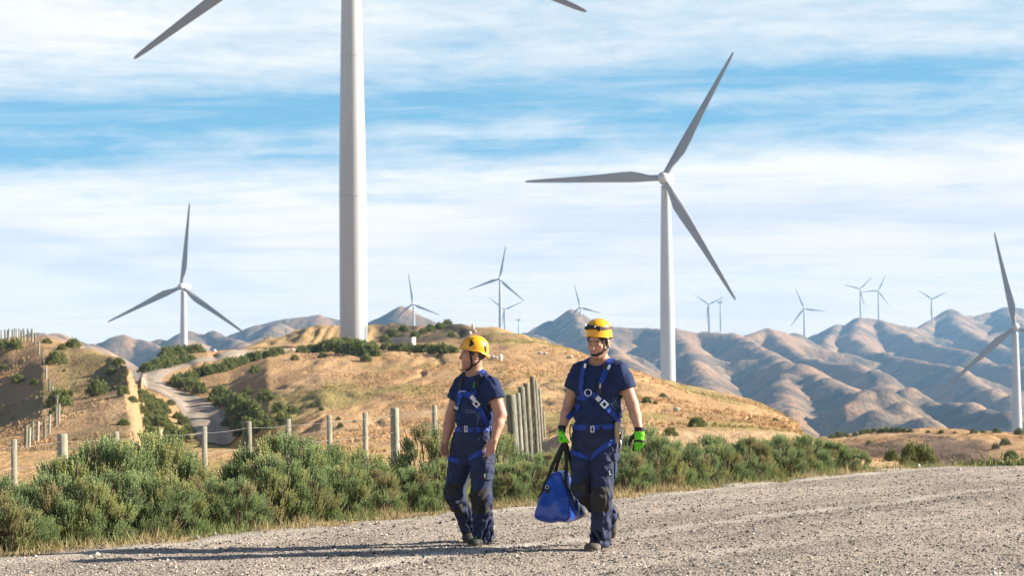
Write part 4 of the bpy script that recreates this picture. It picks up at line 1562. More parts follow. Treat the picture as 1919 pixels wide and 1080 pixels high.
def rock(px, py, wpx, hpx, label, m, group=None, seed=0):
    p = on_ground(px, py)
    if p is None:
        return
    w, h = wpx * p.y / F, hpx * p.y / F
    bm = bmesh.new()
    bmesh.ops.create_icosphere(bm, subdivisions=3, radius=1.0)
    v = np.array([tuple(x.co) for x in bm.verts])
    f = np.array([[q.index for q in t.verts] for t in bm.faces])
    bm.free()
    k = 1 + 0.28 * fbm(v[:, 0] * 1.3 + seed, v[:, 1] * 1.3 + v[:, 2] * 1.7, seed, 3)
    v = v * k[:, None]
    v = v * (w / 2, w / 2, h * 0.62) + (p.x, p.y, p.z + h * 0.40)
    o = add_mesh('rock', v, f, m, loc=p)
    tag(o, label, 'rock', group)


rock(886, 618, 6, 12, 'tall white boulder near the top of the shaded bank', M_ROCKW, 'pale rocks on the slopes', 3)
rock(938, 676, 8, 11, 'white upright rock on the slope right of the left-hand worker', M_ROCKW, 'pale rocks on the slopes', 4)
for i, (x, y, w, h) in enumerate([(924, 672, 7, 5), (916, 670, 6, 5), (930, 673, 6, 4), (1012, 664, 10, 4), (1022, 665, 8, 4), (1068, 672, 12, 5)]):
    rock(x, y, w, h, ['small pale rock beside the white upright one', 'small pale rock nearest the left-hand worker', 'small pale rock touching the white upright one', 'flat pale rock in the outcrop on the ridge slope', 'flat pale rock right in the ridge outcrop',
                      'flat pale ledge on the slope left of the right-hand worker'][i], M_ROCK, 'pale rocks on the slopes', 10 + i)
rock(1252, 747, 8, 4, 'pale rock beside the small dark upright shrub', M_ROCK, 'pale rocks on the slopes', 21)
rock(1268, 770, 13, 6, 'pale flat rock in the middle of the right golden slope', M_ROCK, 'pale rocks on the slopes', 22)
rock(1721, 879, 9, 9, 'buff boulder between the two shrubs beyond the road crest', M_ROCK, 'pale rocks on the slopes', 23)
rock(402, 660, 7, 5, 'white rock at the upper bend of the dirt road hedge', M_ROCKW, 'pale rocks on the slopes', 24)
rock(549, 658, 5, 4, 'white stone at the end of the upper road hedge', M_ROCKW, 'pale rocks on the slopes', 25)
for i, (x, y, w, h) in enumerate([(880, 628, 8, 7), (872, 640, 7, 6), (868, 650, 7, 6), (890, 624, 6, 5), (862, 656, 6, 6)]):
    rock(x, y, w, h, ['largest', 'left middle', 'lower', 'topmost', 'lowest'][i] + ' grey rock in the broken outcrop above the left-hand worker', M_ROCK, 'rocks in the outcrop above the left-hand worker', 30 + i)
# loose dark stones lying on the gravel
for i, (x, y, w, h, l) in enumerate([(1000 + 58, 1012, 11, 6, 'grey stone on the gravel below the blue bag'), (1342, 1032, 12, 8, 'dark stone on the gravel right of the right-hand worker'), (1596, 958, 8, 6, 'dark stone at the end of the pale wheel track'), (1818, 976, 8, 6, 'dark stone on the gravel at far right'), (1464, 915, 10, 5, 'stone at the verge below the right shrubs'), (1712, 898, 9, 6, 'dark stone near the road crest')]):
    p = ground_point(x, y)
    w_, h_ = w * p.y / F, h * p.y / F
    bm = bmesh.new()
    bmesh.ops.create_icosphere(bm, subdivisions=2, radius=1.0)
    v = np.array([tuple(q.co) for q in bm.verts])
    f = np.array([[q.index for q in t.verts] for t in bm.faces])
    bm.free()
    v = v * (1 + 0.35 * fbm(v[:, 0] + i, v[:, 1] + v[:, 2], i, 3))[:, None] * (w_ / 2, w_ / 2, h_ / 2) + (p.x, p.y, h_ * 0.45)
    o = add_mesh('stone', v, f, mat('dark_stone', (0.16, 0.14, 0.125), 0.9, bump=(60, .6, .01)), loc=(p.x, p.y, 0))
    tag(o, l, 'stone', 'loose stones on the gravel')

# long low shed beside the tower
p = on_ground(757, 650)
p = P(756, 647, 300)
sx, sz = 40 * p.y / F, 1.05
shed = empty('shed', p, R(-14))
tag(shed, 'long low grey equipment shed with white end beside the tallest tower', 'shed')
zg = ground_z(p.x, p.y) - p.z
MB().box((0, 0, zg / 2 + sz / 2 - 0.2), sx, 1.8, sz - zg + 0.4).build('wall', mat('shed_grey', (0.30, 0.31, 0.32), 0.6), None, smooth=False)
o = bpy.context.scene.objects[-1] if False else [q for q in scn.objects if q.name.startswith('wall') and q.parent is None][-1]
o.parent = shed
for nm, c_, s_, m_ in [('roof', (0, 0, sz + 0.05), (sx + 0.2, 2.0, 0.12), mat('shed_roof', (0.42, 0.43, 0.44), 0.5)), ('end_panel', (sx / 2 + 0.02, 0, sz / 2), (0.06, 1.7, sz - 0.1), mat('shed_white', (0.8, 0.8, 0.78), 0.5)),
                       ('door', (-sx * 0.15, -0.93, sz / 2 - 0.05), (0.9, 0.05, sz - 0.2), mat('shed_door', (0.24, 0.25, 0.26), 0.5))]:
    q = MB().box(c_, *s_)
    o = q.build(nm, m_, None, smooth=False)
    o.parent = shed

# bare twiggy bush at the foot of the receding fence
p = on_ground(1034, 812)
if p is not None:
    mb = MB()
    for i in range(42):
        a, l = random.random() * 6.28, random.uniform(0.15, 0.5)
        p0 = np.array((p.x + random.gauss(0, .08), p.y + random.gauss(0, .08), p.z - .02))
        p1 = p0 + np.array((math.cos(a) * l * .7, math.sin(a) * l * .5, l * .5))
        p2 = p1 + np.array((math.cos(a + .7) * l * .5, math.sin(a) * l * .3, l * .45 * random.random()))
        mb.tube([p0, p1, p2], [.009, .006, .003], 4, False)
    o = mb.build('dead_bush', M_STEM, None, p)
    tag(o, 'bare brown twiggy bush at the far end of the receding fence', 'bush')

# ------------------------------------------------------------------ figures: one blended surface from tapered limbs
def smin(a, b, k):
    h = np.clip(0.5 + 0.5 * (b - a) / k, 0, 1)
    return b + (a - b) * h - k * h * (1 - h)


class Field:
    def __init__(s, lo, hi, h):
        s.h = h
        s.lo = np.array(lo, dtype=np.float64)
        s.dim = np.ceil((np.array(hi) - s.lo) / h).astype(int) + 1
        s.D = np.full(s.dim, 1.0, dtype=np.float32)
        s.ax = [s.lo[i] + np.arange(s.dim[i]) * h for i in range(3)]

    def _slice(s, lo, hi):
        a = np.clip(np.floor((np.array(lo) - s.lo) / s.h).astype(int), 0, s.dim - 1)
        b = np.clip(np.ceil((np.array(hi) - s.lo) / s.h).astype(int) + 1, a + 1, s.dim)
        sl = tuple(slice(a[i], b[i]) for i in range(3))
        x = s.ax[0][sl[0]][:, None, None]
        y = s.ax[1][sl[1]][None, :, None]
        z = s.ax[2][sl[2]][None, None, :]
        return sl, x, y, z

    def put(s, fn, lo, hi, k=0.02, op='add'):
        pad = k + 0.03
        sl, x, y, z = s._slice(np.array(lo) - pad, np.array(hi) + pad)
        d = fn(x, y, z)
        if op == 'add':
            s.D[sl] = smin(s.D[sl], d, k)
        elif op == 'cut':                                   # carve away
            s.D[sl] = -smin(-s.D[sl], d, k)
        return s

    def cone(s, a, b, ra, rb, k=0.02, op='add'):
        a, b = np.array(a, float), np.array(b, float)
        ab = b - a
        L2 = ab @ ab + 1e-12

        def fn(x, y, z):
            t = np.clip(((x - a[0]) * ab[0] + (y - a[1]) * ab[1] + (z - a[2]) * ab[2]) / L2, 0, 1)
            return np.sqrt((x - a[0] - t * ab[0]) ** 2 + (y - a[1] - t * ab[1]) ** 2 + (z - a[2] - t * ab[2]) ** 2) - (ra + (rb - ra) * t)
        r = max(ra, rb)
        return s.put(fn, np.minimum(a, b) - r, np.maximum(a, b) + r, k, op)

    def ell(s, c, M, rad, k=0.02, op='add'):
        """M rows = the ellipsoid's own axes"""
        c, M, rad = np.array(c, float), np.array(M, float), np.array(rad, float)

        def fn(x, y, z):
            dx, dy, dz = x - c[0], y - c[1], z - c[2]
            q = [(M[i, 0] * dx + M[i, 1] * dy + M[i, 2] * dz) for i in range(3)]
            k0 = np.sqrt(sum((q[i] / rad[i]) ** 2 for i in range(3)))
            k1 = np.sqrt(sum((q[i] / rad[i] ** 2) ** 2 for i in range(3))) + 1e-9
            return k0 * (k0 - 1) / k1
        r = rad.max()
        return s.put(fn, c - r, c + r, k, op)

    def slabcone(s, a, b, wa, wb, da, db, lat, k=0.02, flat=False, op='add', p=2.0):
        """elliptic tapered limb: half widths wa->wb along lat, half depths da->db across"""
        a, b = np.array(a, float), np.array(b, float)
        ab = b - a
        L = np.linalg.norm(ab)
        ax = ab / L
        lat = np.array(lat, float)
        lat = lat - ax * (lat @ ax)
        lat /= np.linalg.norm(lat)
        dep = np.cross(ax, lat)

        def fn(x, y, z):
            dx, dy, dz = x - a[0], y - a[1], z - a[2]
            h = dx * ax[0] + dy * ax[1] + dz * ax[2]
            u = dx * lat[0] + dy * lat[1] + dz * lat[2]
            v = dx * dep[0] + dy * dep[1] + dz * dep[2]
            t = np.clip(h / L, 0, 1)
            w, d = wa + (wb - wa) * t, da + (db - da) * t
            over = h - t * L
            m = np.minimum(w, d)
            if flat:
                q = ((np.abs(u) / w) ** p + (np.abs(v) / d) ** p) ** (1 / p)
                return np.maximum((q - 1) * m, np.abs(over) - 0.001)
            q = ((np.abs(u) / w) ** p + (np.abs(v) / d) ** p) ** (1 / p)
            q = np.sqrt(q ** 2 + (over / m) ** 2)
            return (q - 1) * m
        r = max(wa, wb, da, db)
        return s.put(fn, np.minimum(a, b) - r, np.maximum(a, b) + r, k, op)

    def half(s, point, normal, k=0.004):
        """keep only the side the normal points away from"""
        n = np.array(normal, float)
        n /= np.linalg.norm(n)
        p = np.array(point, float)
        d = ((s.ax[0] - p[0]) * n[0])[:, None, None] + ((s.ax[1] - p[1]) * n[1])[None, :, None] + ((s.ax[2] - p[2]) * n[2])[None, None, :]
        s.D = -smin(-s.D, -d.astype(np.float32), k)
        return s

    def copy(s):
        c = Field.__new__(Field)
        c.h, c.lo, c.dim, c.ax = s.h, s.lo, s.dim, s.ax
        c.D = s.D.copy()
        return c

    def grid(s):
        return s.ax[0][:, None, None], s.ax[1][None, :, None], s.ax[2][None, None, :]

    def mesh(s, smooth=1):
        return surface_nets(s.D, s.lo, s.h, smooth)


def surface_nets(D, lo, h, smooth=1):
    S = D < 0
    nx, ny, nz = D.shape
    cs = [(i, j, k) for i in (0, 1) for j in (0, 1) for k in (0, 1)]
    cnt = sum(S[i:nx - 1 + i, j:ny - 1 + j, k:nz - 1 + k].astype(np.int8) for i, j, k in cs)
    idx = np.argwhere((cnt > 0) & (cnt < 8))
    vid = np.full((nx - 1, ny - 1, nz - 1), -1, np.int32)
    vid[tuple(idx.T)] = np.arange(len(idx))
    acc = np.zeros((len(idx), 3))
    num = np.zeros(len(idx))
    for a in cs:
        for ax in range(3):
            if a[ax]:
                continue
            b = list(a)
            b[ax] = 1
            va = D[idx[:, 0] + a[0], idx[:, 1] + a[1], idx[:, 2] + a[2]].astype(np.float64)
            vb = D[idx[:, 0] + b[0], idx[:, 1] + b[1], idx[:, 2] + b[2]].astype(np.float64)
            m = (va < 0) != (vb < 0)
            t = np.where(m, va / np.where(m, va - vb, 1), 0)
            for c in range(3):
                acc[:, c] += np.where(m, a[c] + (b[c] - a[c]) * t, 0)
            num += m
    v = idx + acc / num[:, None]
    faces = []
    for ax in range(3):
        sa = [slice(None)] * 3
        sb = [slice(None)] * 3
        sa[ax], sb[ax] = slice(0, -1), slice(1, None)
        cr = S[tuple(sa)] != S[tuple(sb)]
        e = np.argwhere(cr)
        u, w = (ax + 1) % 3, (ax + 2) % 3
        ok = (e[:, u] > 0) & (e[:, w] > 0) & (e[:, u] < D.shape[u] - 1) & (e[:, w] < D.shape[w] - 1)
        e = e[ok]
        sgn = S[tuple(sa)][tuple(e.T)]
        q = []
        for du, dw in ((1, 1), (0, 1), (0, 0), (1, 0)):
            c = e.copy()
            c[:, u] -= du
            c[:, w] -= dw
            q.append(vid[tuple(c.T)])
        q = np.stack(q, 1)
        q[~sgn] = q[~sgn][:, ::-1]
        faces.append(q)
    f = np.concatenate(faces)
    f = f[(f >= 0).all(1)]
    v = v * h + lo
    for _ in range(smooth):
        s_ = np.zeros_like(v)
        n_ = np.zeros(len(v))
        for i in range(4):
            a, b = f[:, i], f[:, (i + 1) % 4]
            np.add.at(s_, a, v[b])
            np.add.at(n_, a, 1)
            np.add.at(s_, b, v[a])
            np.add.at(n_, b, 1)
        v = v * 0.5 + 0.5 * s_ / np.maximum(n_, 1)[:, None]
    return v, f


def nrm(v):
    v = np.array(v, float)
    return v / (np.linalg.norm(v) + 1e-12)


def wrinkle(x, y, z, seed=0.0):
    return (np.sin(41 * z + 9 * np.sin(13 * x + seed) + 7 * np.sin(17 * y + 2 * seed)) * np.sin(23 * x - 11 * z + 19 * y + seed)
            + 0.6 * np.sin(67 * z + 31 * x + 5 * np.sin(29 * y) + seed * 3))


def ribbon(points, normals, width, thick, n_edge=None):
    """a flat webbing strap: rectangle swept along points, lying on the surface whose normals are given"""
    p = np.array(points, float)
    nn = np.array(normals, float)
    tan = np.gradient(p, axis=0)
    tan /= np.linalg.norm(tan, axis=1)[:, None] + 1e-9
    nn = nn - tan * (nn * tan).sum(1)[:, None]
    nn /= np.linalg.norm(nn, axis=1)[:, None] + 1e-9
    sd = np.cross(tan, nn)
    hw = np.broadcast_to(np.asarray(width, float) / 2, (len(p),))[:, None]
    r = np.stack([p - sd * hw, p + sd * hw, p + sd * hw + nn * thick, p - sd * hw + nn * thick], 1)
    m = len(p)
    q = []
    for i in range(m - 1):
        for j in range(4):
            k = (j + 1) % 4
            q.append((i * 4 + j, i * 4 + k, i * 4 + 4 + k, i * 4 + 4 + j))
    q.append((3, 2, 1, 0))
    e = (m - 1) * 4
    q.append((e, e + 1, e + 2, e + 3))
    return r.reshape(-1, 3), np.array(q)


def resample(pts, step):
    pts = np.array(pts, float)
    d = np.concatenate([[0], np.cumsum(np.linalg.norm(np.diff(pts, axis=0), axis=1))])
    n = max(3, int(d[-1] / step) + 1)
    t = np.linspace(0, d[-1], n)
    return np.stack([np.interp(t, d, pts[:, k]) for k in range(pts.shape[1])], -1)


def soften(a, it):
    a = a.copy()
    for _ in range(it):
        a[1:-1] = (a[:-2] + 2 * a[1:-1] + a[2:]) / 4
    return a


M_SKIN = mat('skin', (0.42, 0.23, 0.15), 0.5, attr=True, spec=0.35, sub=0.08, bump=(180, 0.12, 0.002))
M_HAIR = mat('dark_brown_hair', (0.022, 0.015, 0.010), 0.6, bump=(160, 0.8, 0.004), scalevec=(1, 1, 0.3))
M_HAIR2 = mat('short_grey_brown_hair', (0.06, 0.045, 0.032), 0.7, bump=(220, 0.8, 0.003))
M_TEE = mat('navy_tee_cotton', (0.015, 0.026, 0.074), 0.85, spec=0.2, bump=(160, 0.25, 0.002), var=(7, (0.021, 0.033, 0.090), 0.4, 0.65))
M_TROUSER = mat('navy_work_trouser', (0.018, 0.026, 0.062), 0.75, spec=0.25, bump=(120, 0.3, 0.002), var=(9, (0.027, 0.037, 0.080), 0.45, 0.7))
M_PAD = mat('black_knee_cordura', (0.022, 0.020, 0.020), 0.8, bump=(200, 0.5, 0.002), var=(14, (0.055, 0.045, 0.035), 0.52, 0.72))
M_WEB = mat('blue_webbing', (0.009, 0.044, 0.30), 0.6, bump=(300, 0.5, 0.001), var=(40, (0.008, 0.034, 0.235), 0.45, 0.6))
M_BLACKWEB = mat('black_webbing', (0.012, 0.012, 0.014), 0.7, bump=(300, 0.4, 0.001))
M_HELMET = mat('yellow_helmet_shell', (0.79, 0.37, 0.007), 0.28, spec=0.5, coat=0.4, var=(30, (0.68, 0.29, 0.007), 0.62, 0.75))
M_BLACKPL = mat('black_plastic', (0.015, 0.015, 0.016), 0.4)
M_SILVER = mat('silver_metal', (0.72, 0.72, 0.74), 0.28, metal=1.0)
M_GREEN = mat('lime_glove_knit', (0.13, 0.62, 0.02), 0.7, attr=True, bump=(260, 0.4, 0.001))
M_BOOT = mat('worn_work_boot', (0.085, 0.070, 0.055), 0.8, var=(18, (0.20, 0.17, 0.13), 0.45, 0.7), bump=(70, 0.4, 0.003))
M_SHOE = mat('dark_trail_shoe', (0.022, 0.022, 0.022), 0.75, var=(26, (0.10, 0.09, 0.07), 0.5, 0.7), bump=(90, 0.4, 0.003))
M_SOLE = mat('rubber_sole', (0.20, 0.17, 0.13), 0.9, bump=(80, .6, .003), var=(20, (0.10, 0.085, 0.065), .45, .65))
M_EYEW = mat('eye_white', (0.24, 0.21, 0.19), 0.35)
M_EYED = mat('eye_iris', (0.03, 0.022, 0.016), 0.2)
M_LABEL = mat('pale_label', (0.62, 0.62, 0.60), 0.6)
M_LOGO = mat('orange_print', (0.65, 0.22, 0.06), 0.6)
M_LENS = mat('lamp_lens', (0.75, 0.78, 0.82), 0.08, spec=0.8)
M_PRINT = mat('pale_blue_print', (0.16, 0.24, 0.36), 0.8)
M_GREENTAG = mat('green_tag', (0.02, 0.20, 0.06), 0.6)
M_TAN = mat('tan_rope_bag', (0.40, 0.30, 0.17), 0.8, bump=(60, .5, .004))
M_GOLD = mat('ring_gold', (0.8, 0.5, 0.15), 0.25, metal=1.0)


class Person:
    """geometry of one figure; coordinates are read in the enlarged photograph (x = 760 + zx/2.25, y = 580 + zy/2.25)"""

    def __init__(s, foot_px, label, name='person'):
        s.g = ground_point(*foot_px)
        s.Y = s.g.y
        s.u = s.Y / F / 2.25                      # metres per unit of the enlargement
        s.label = label

    def J(s, zx, zy, dy=0.0):
        p = P(760 + zx / 2.25, 580 + zy / 2.25, s.Y + dy)
        # keep the apparent size of a point slightly nearer or farther than the figure's plane
        return np.array(p)


def head_frame(yaw, pitch, tilt=0.0):
    """rows: lateral (the person's left), forward, up. yaw>0 turns the face to the left of the photograph"""
    f = Vector((0, -1, 0))
    Rm = Matrix.Rotation(R(-yaw), 3, 'Z')
    f = Rm @ f
    up = Vector((0, 0, 1))
    lat = f.cross(up) * -1                         # person's left
    lat.normalize()
    Rp = Matrix.Rotation(R(pitch), 3, lat)         # pitch>0 looks down
    f, up = Rp @ f, Rp @ up
    Rt = Matrix.Rotation(R(tilt), 3, f)
    lat, up = Rt @ lat, Rt @ up
    return np.array([tuple(lat), tuple(f), tuple(up)])


def build_head(fd, O, M, neck, sc=1.0, slim=1.0, jaw=1.0, smile=False):
    def L(x, y, z):
        return O + sc * (M[0] * x + M[1] * y + M[2] * z)

    def E(c, r, k=0.012, op='add'):
        fd.ell(L(*c), M, np.array(r) * sc, k, op)

    def C(a, b, ra, rb, k=0.012, op='add'):
        fd.cone(L(*a), L(*b), ra * sc, rb * sc, k, op)

    E((0, -.012, .035), (.075 * slim, .096, .088))
    E((0, .030, -.028), (.062 * slim, .066, .082), .02)
    for sx in (1, -1):
        C((sx * .050 * slim * jaw, .005, -.060), (sx * .020, .070, -.100), .022, .018, .02)
        E((sx * .036 * slim, .066, -.022), (.024, .022, .024), .015)
        E((sx * .077 * slim, -.008, -.010), (.010, .020, .031), .006)
        E((sx * .082 * slim, -.010, -.012), (.006, .010, .016), .004, 'cut')
        E((sx * .0315, .104, .002), (.017, .013, .010), .008, 'cut')
        E((sx * .0315, .0835, .001), (.0125, .0125, .0115), .003)
        C((sx * .014, .094, .016), (sx * .046, .080, .018), .0085, .007, .008)
        E((sx * .0105, .101, -.036), (.0085, .0095, .0075), .004)
    C((0, .060, -.105), (0, .078, -.100), .020, .017, .016)
    C((0, .093, .012), (0, .112, -.028), .0075, .0115, .008)
    E((0, .108, -.034), (.011, .012, .009), .006)
    C((-.020, .085, -.0615), (.020, .085, -.0615), .0065, .0065, .005)
    C((0, .091, -.0600), (0, .091, -.0600), .0065, .0065, .005)
    C((-.016, .085, -.0735), (.016, .085, -.0735), .0075, .0075, .005)
    if smile:
        for sx in (1, -1):
            E((sx * .030, .078, -.052), (.012, .010, .012), .008)
            E((sx * .029, .088, -.062), (.005, .006, .005), .004, 'cut')
    E((0, .097, -.0672), (.021, .006, .0022), .003, 'cut')
    fd.slabcone(neck, L(0, -.012, -.055), .066, .058, .062, .062, M[0], .03)
    return L


def hand_prims(fd, Wp, d, n, t, s=1.0, pad=0.0, curl=(25, 30, 20), spread=1.0, thumb_in=0.0, k=0.006):
    """d wrist->knuckles, n the palm side, t the thumb side; fingers curl towards n"""
    d, n, t = nrm(d), nrm(n), nrm(t)
    kn = Wp + d * .088 * s
    fd.slabcone(Wp + d * .012 * s, kn - d * .004, .030 * s + pad, .040 * s + pad, .017 * s + pad, .013 * s + pad, t, .015)
    offs = [(.031, .070, .0088), (.0105, .078, .0092), (-.0105, .072, .0088), (-.030, .057, .0078)]
    for i, (o, ln, r) in enumerate(offs):
        a = kn + t * o * s - d * abs(o) * .12
        ang = 0.0
        for j, (fr, rr) in enumerate(((.44, 1.0), (.31, .92), (.25, .82))):
            ang += R(curl[j] + i * 4)
            dd = nrm(d * math.cos(ang) + n * math.sin(ang) + t * o * 1.6 * spread * (1 if j == 0 else .5))
            b = a + dd * ln * fr * s
            fd.cone(a, b, r * rr * s + pad, r * rr * .93 * s + pad, k)
            a = b
    b0 = Wp + d * .022 * s + t * .024 * s + n * .006
    b1 = b0 + nrm(d * .62 + t * (.66 - thumb_in) + n * (.25 + thumb_in)) * .042 * s
    b2 = b1 + nrm(d * .85 + t * (.28 - thumb_in) + n * (.28 + thumb_in)) * .034 * s
    b3 = b2 + nrm(d * .90 + t * (.08 - thumb_in) + n * (.35 + thumb_in)) * .026 * s
    fd.cone(b0, b1, .0155 * s + pad, .0120 * s + pad, .012)
    fd.cone(b1, b2, .0115 * s + pad, .0105 * s + pad, k)
    fd.cone(b2, b3, .0105 * s + pad, .0082 * s + pad, k)
    return kn


def build_helmet(L, M, sc, person, prefix_label, dz=0.0, vents=True, size=(.104, .124, .116)):
    """shell as a dome with a shaped rim"""
    n, m = 64, 22
    a = np.linspace(0, 2 * math.pi, n, endpoint=False)       # 0 = forward
    c = np.cos(a)
    rimz = np.where(c > 0, .018 + .030 * c ** 2, .018 + .052 * c * np.abs(c) ** 0.3) + dz
    czc = .045 + dz

    def shell(off, lo_add=0.0):
        rows = []
        for i in range(m + 1):
            t = i / m
            rr = []
            for j in range(n):
                zb = rimz[j] + lo_add
                # polar angle from the crown down to the rim
                rz = size[2] + off
                cb = np.clip((zb - czc) / rz, -0.9, 0.9)
                pm = math.acos(cb)
                ph = pm * t
                rad = math.sin(min(ph, math.pi / 2 + .25)) if ph > math.pi / 2 else math.sin(ph)
                rad = rad ** 0.86
                flare = 1 + 0.05 * max(0, t - .9) * 10 * (0.5 + 0.5 * max(c[j], 0))
                # low ridges that run front to back
                ridge = 1 + 0.010 * math.cos(4 * a[j]) * math.sin(ph) ** 2
                x = -(size[0] + off) * rad * math.sin(a[j]) * flare * ridge
                y = (size[1] + off) * rad * c[j] * flare * ridge - .008
                z = czc + rz * math.cos(ph)
                rr.append(L(x, y, z))
            rows.append(rr)
        return np.array(rows)
    o, i_ = shell(0), shell(-.008)
    mb = MB()
    v = np.concatenate([o.reshape(-1, 3), i_.reshape(-1, 3)])
    q = []
    N = (m + 1) * n
    for i in range(m):
        for j in range(n):
            k = (j + 1) % n
            q.append((i * n + j, (i + 1) * n + j, (i + 1) * n + k, i * n + k))
            q.append((N + i * n + j, N + i * n + k, N + (i + 1) * n + k, N + (i + 1) * n + j))
    for j in range(n):
        k = (j + 1) % n
        q.append((m * n + j, N + m * n + j, N + m * n + k, m * n + k))
    hel = add_mesh('helmet', v, np.array(q), M_HELMET, person)
    # rim bead
    rim = np.concatenate([o[m], o[m][:2]])
    MB().tube(rim, .0038, 8, False).build('rim', M_HELMET, hel)

    def on_shell(az, t, off=.0015):
        j = (az / (2 * math.pi) * n) % n
        j0, f_ = int(j), j - int(j)
        i = t * m
        i0, g = min(int(i), m - 1), i - min(int(i), m - 1)
        A = o[i0, j0 % n] * (1 - f_) + o[i0, (j0 + 1) % n] * f_
        B = o[i0 + 1, j0 % n] * (1 - f_) + o[i0 + 1, (j0 + 1) % n] * f_
        p = A * (1 - g) + B * g
        ctr = L(0, -.008, czc - .01)
        return p + nrm(p - ctr) * off
    if vents:
        # curved vents, left and right, front and rear; each a slim dark inset
        for az0, az1, t0, t1, bend in [(52, 66, .52, .84, 9), (-52, -66, .52, .84, -9), (128, 140, .60, .88, -6), (-128, -140, .60, .88, 6), (60, 74, .40, .47, 0), (-60, -74, .40, .47, 0), (12, 20, .80, .90, 0), (-12, -20, .80, .90, 0)]:
            g = MB()
            K, Lc = 9, 5
            rows = []
            for i in range(K):
                t = t0 + (t1 - t0) * i / (K - 1)
                wd = math.sin(math.pi * (i + .6) / (K + .2))
                for j in range(Lc):
                    az = (az0 + az1) / 2 + (az1 - az0) * (j / (Lc - 1) - .5) * (0.35 + .9 * wd) + bend * math.sin(math.pi * i / (K - 1))
                    rows.append(on_shell(R(az), t, .0018))
            qq = [(i * Lc + j, i * Lc + j + 1, (i + 1) * Lc + j + 1, (i + 1) * Lc + j) for i in range(K - 1) for j in range(Lc - 1)]
            g.add(rows, qq)
            g.build('vent', M_BLACKPL, hel)
    return hel, on_shell


class Dress:
    """draws straps on the clothed figure through the photograph's coordinates"""

    def __init__(s, person, meshes):
        s.p = person
        vs, fs, n = [], [], 0
        for v, f in meshes:
            vs.append(v)
            fs.append(f + n)
            n += len(v)
        s.v = np.concatenate(vs)
        s.bvh = BVHTree.FromPolygons([tuple(x) for x in s.v], [tuple(x) for x in np.concatenate(fs)])

    def hit(s, zx, zy, back=False):
        d = ray(760 + zx / 2.25, 580 + zy / 2.25)
        if back:
            o = CAM + d * 40
            r = s.bvh.ray_cast(o, -d)
        else:
            r = s.bvh.ray_cast(CAM, d)
        if r[0] is None:
            return None
        n = r[1]
        if n.dot(d) * (-1 if back else 1) > 0:
            n = -n
        return np.array(r[0]), np.array(n)

    def path(s, pts, step=6.0, back=None, off=.004, it=5):
        """pts in enlargement coordinates; back = list of points drawn on the far side, joined after the front ones"""
        P_, N_ = [], []
        for src, bk in ((pts, False), (back, True)):
            if not src:
                continue
            for q in resample(src, step):
                h = s.hit(q[0], q[1], bk)
                if h is not None:
                    P_.append(h[0] + h[1] * off)
                    N_.append(h[1])
        if len(P_) < 2:
            return None, None
        P_, N_ = np.array(P_), np.array(N_)
        P_ = soften(resample(np.concatenate([P_, N_], 1), .012), it)
        N_ = P_[:, 3:] / (np.linalg.norm(P_[:, 3:], axis=1)[:, None] + 1e-9)
        return P_[:, :3] + N_ * .002, soften(N_, 4)


def strap(dr, name, pts, width, m, parent, back=None, thick=.003, off=.004, it=5):
    p, n = dr.path(pts, 5.0, back, off, it)
    if p is None:
        return None
    v, q = ribbon(p, n, width, thick)
    return add_mesh(name, v, q, m, parent, smooth=False)


def plate(dr, name, zx, zy, w, h, ang, m, parent, thick=.006, off=.008, hole=False):
    """small buckle or patch lying on the surface; ang in picture degrees"""
    hit = dr.hit(zx, zy)
    if hit is None:
        return None
    p, n = hit
    n = nrm(n * .6 + np.array([0, -1, 0]) * .4)
    up = nrm(np.array([0, 0, 1.0]) - n * n[2])
    rt = np.cross(up, n)
    a = R(ang)
    ex, ey = rt * math.cos(a) + up * math.sin(a), -rt * math.sin(a) + up * math.cos(a)
    M_ = np.stack([ex, ey, n], 1)
    c = p + n * off
    mb = MB()
    if hole:
        b = min(w, h) * .22
        for sx, sy, bw, bh in ((0, h / 2 - b / 2, w, b), (0, -h / 2 + b / 2, w, b), (w / 2 - b / 2, 0, b, h - 2 * b), (-w / 2 + b / 2, 0, b, h - 2 * b)):
            mb.box(c + ex * sx + ey * sy, bw, bh, thick, M_)
    else:
        mb.box(c, w, h, thick, M_)
    return mb.build(name, m, parent, smooth=False)


def ring(dr, name, zx, zy, r, m, parent, rad=.0035, off=.012, flat=1.0):
    hit = dr.hit(zx, zy)
    p, n = hit
    n = nrm(n * .4 + np.array([0, -1, 0.0]) * .6)
    up = nrm(np.array([0, 0, 1.0]) - n * n[2])
    rt = np.cross(up, n)
    a = np.linspace(0, 2 * math.pi, 22)
    pts = [p + n * off + rt * math.cos(t) * r + up * math.sin(t) * r * flat for t in a]
    return MB().tube(pts, rad, 7, False).build(name, m, parent)


def print_lines(dr, name, lines, m, parent, w=.0022):
    mb = MB()
    for ln in lines:
        p, n = dr.path(ln, 3.0, None, .0015, 1)
        if p is None:
            continue
        v, q = ribbon(p, n, w, .0008)
        mb.add(v, q)
    return mb.build(name, m, parent, smooth=False)


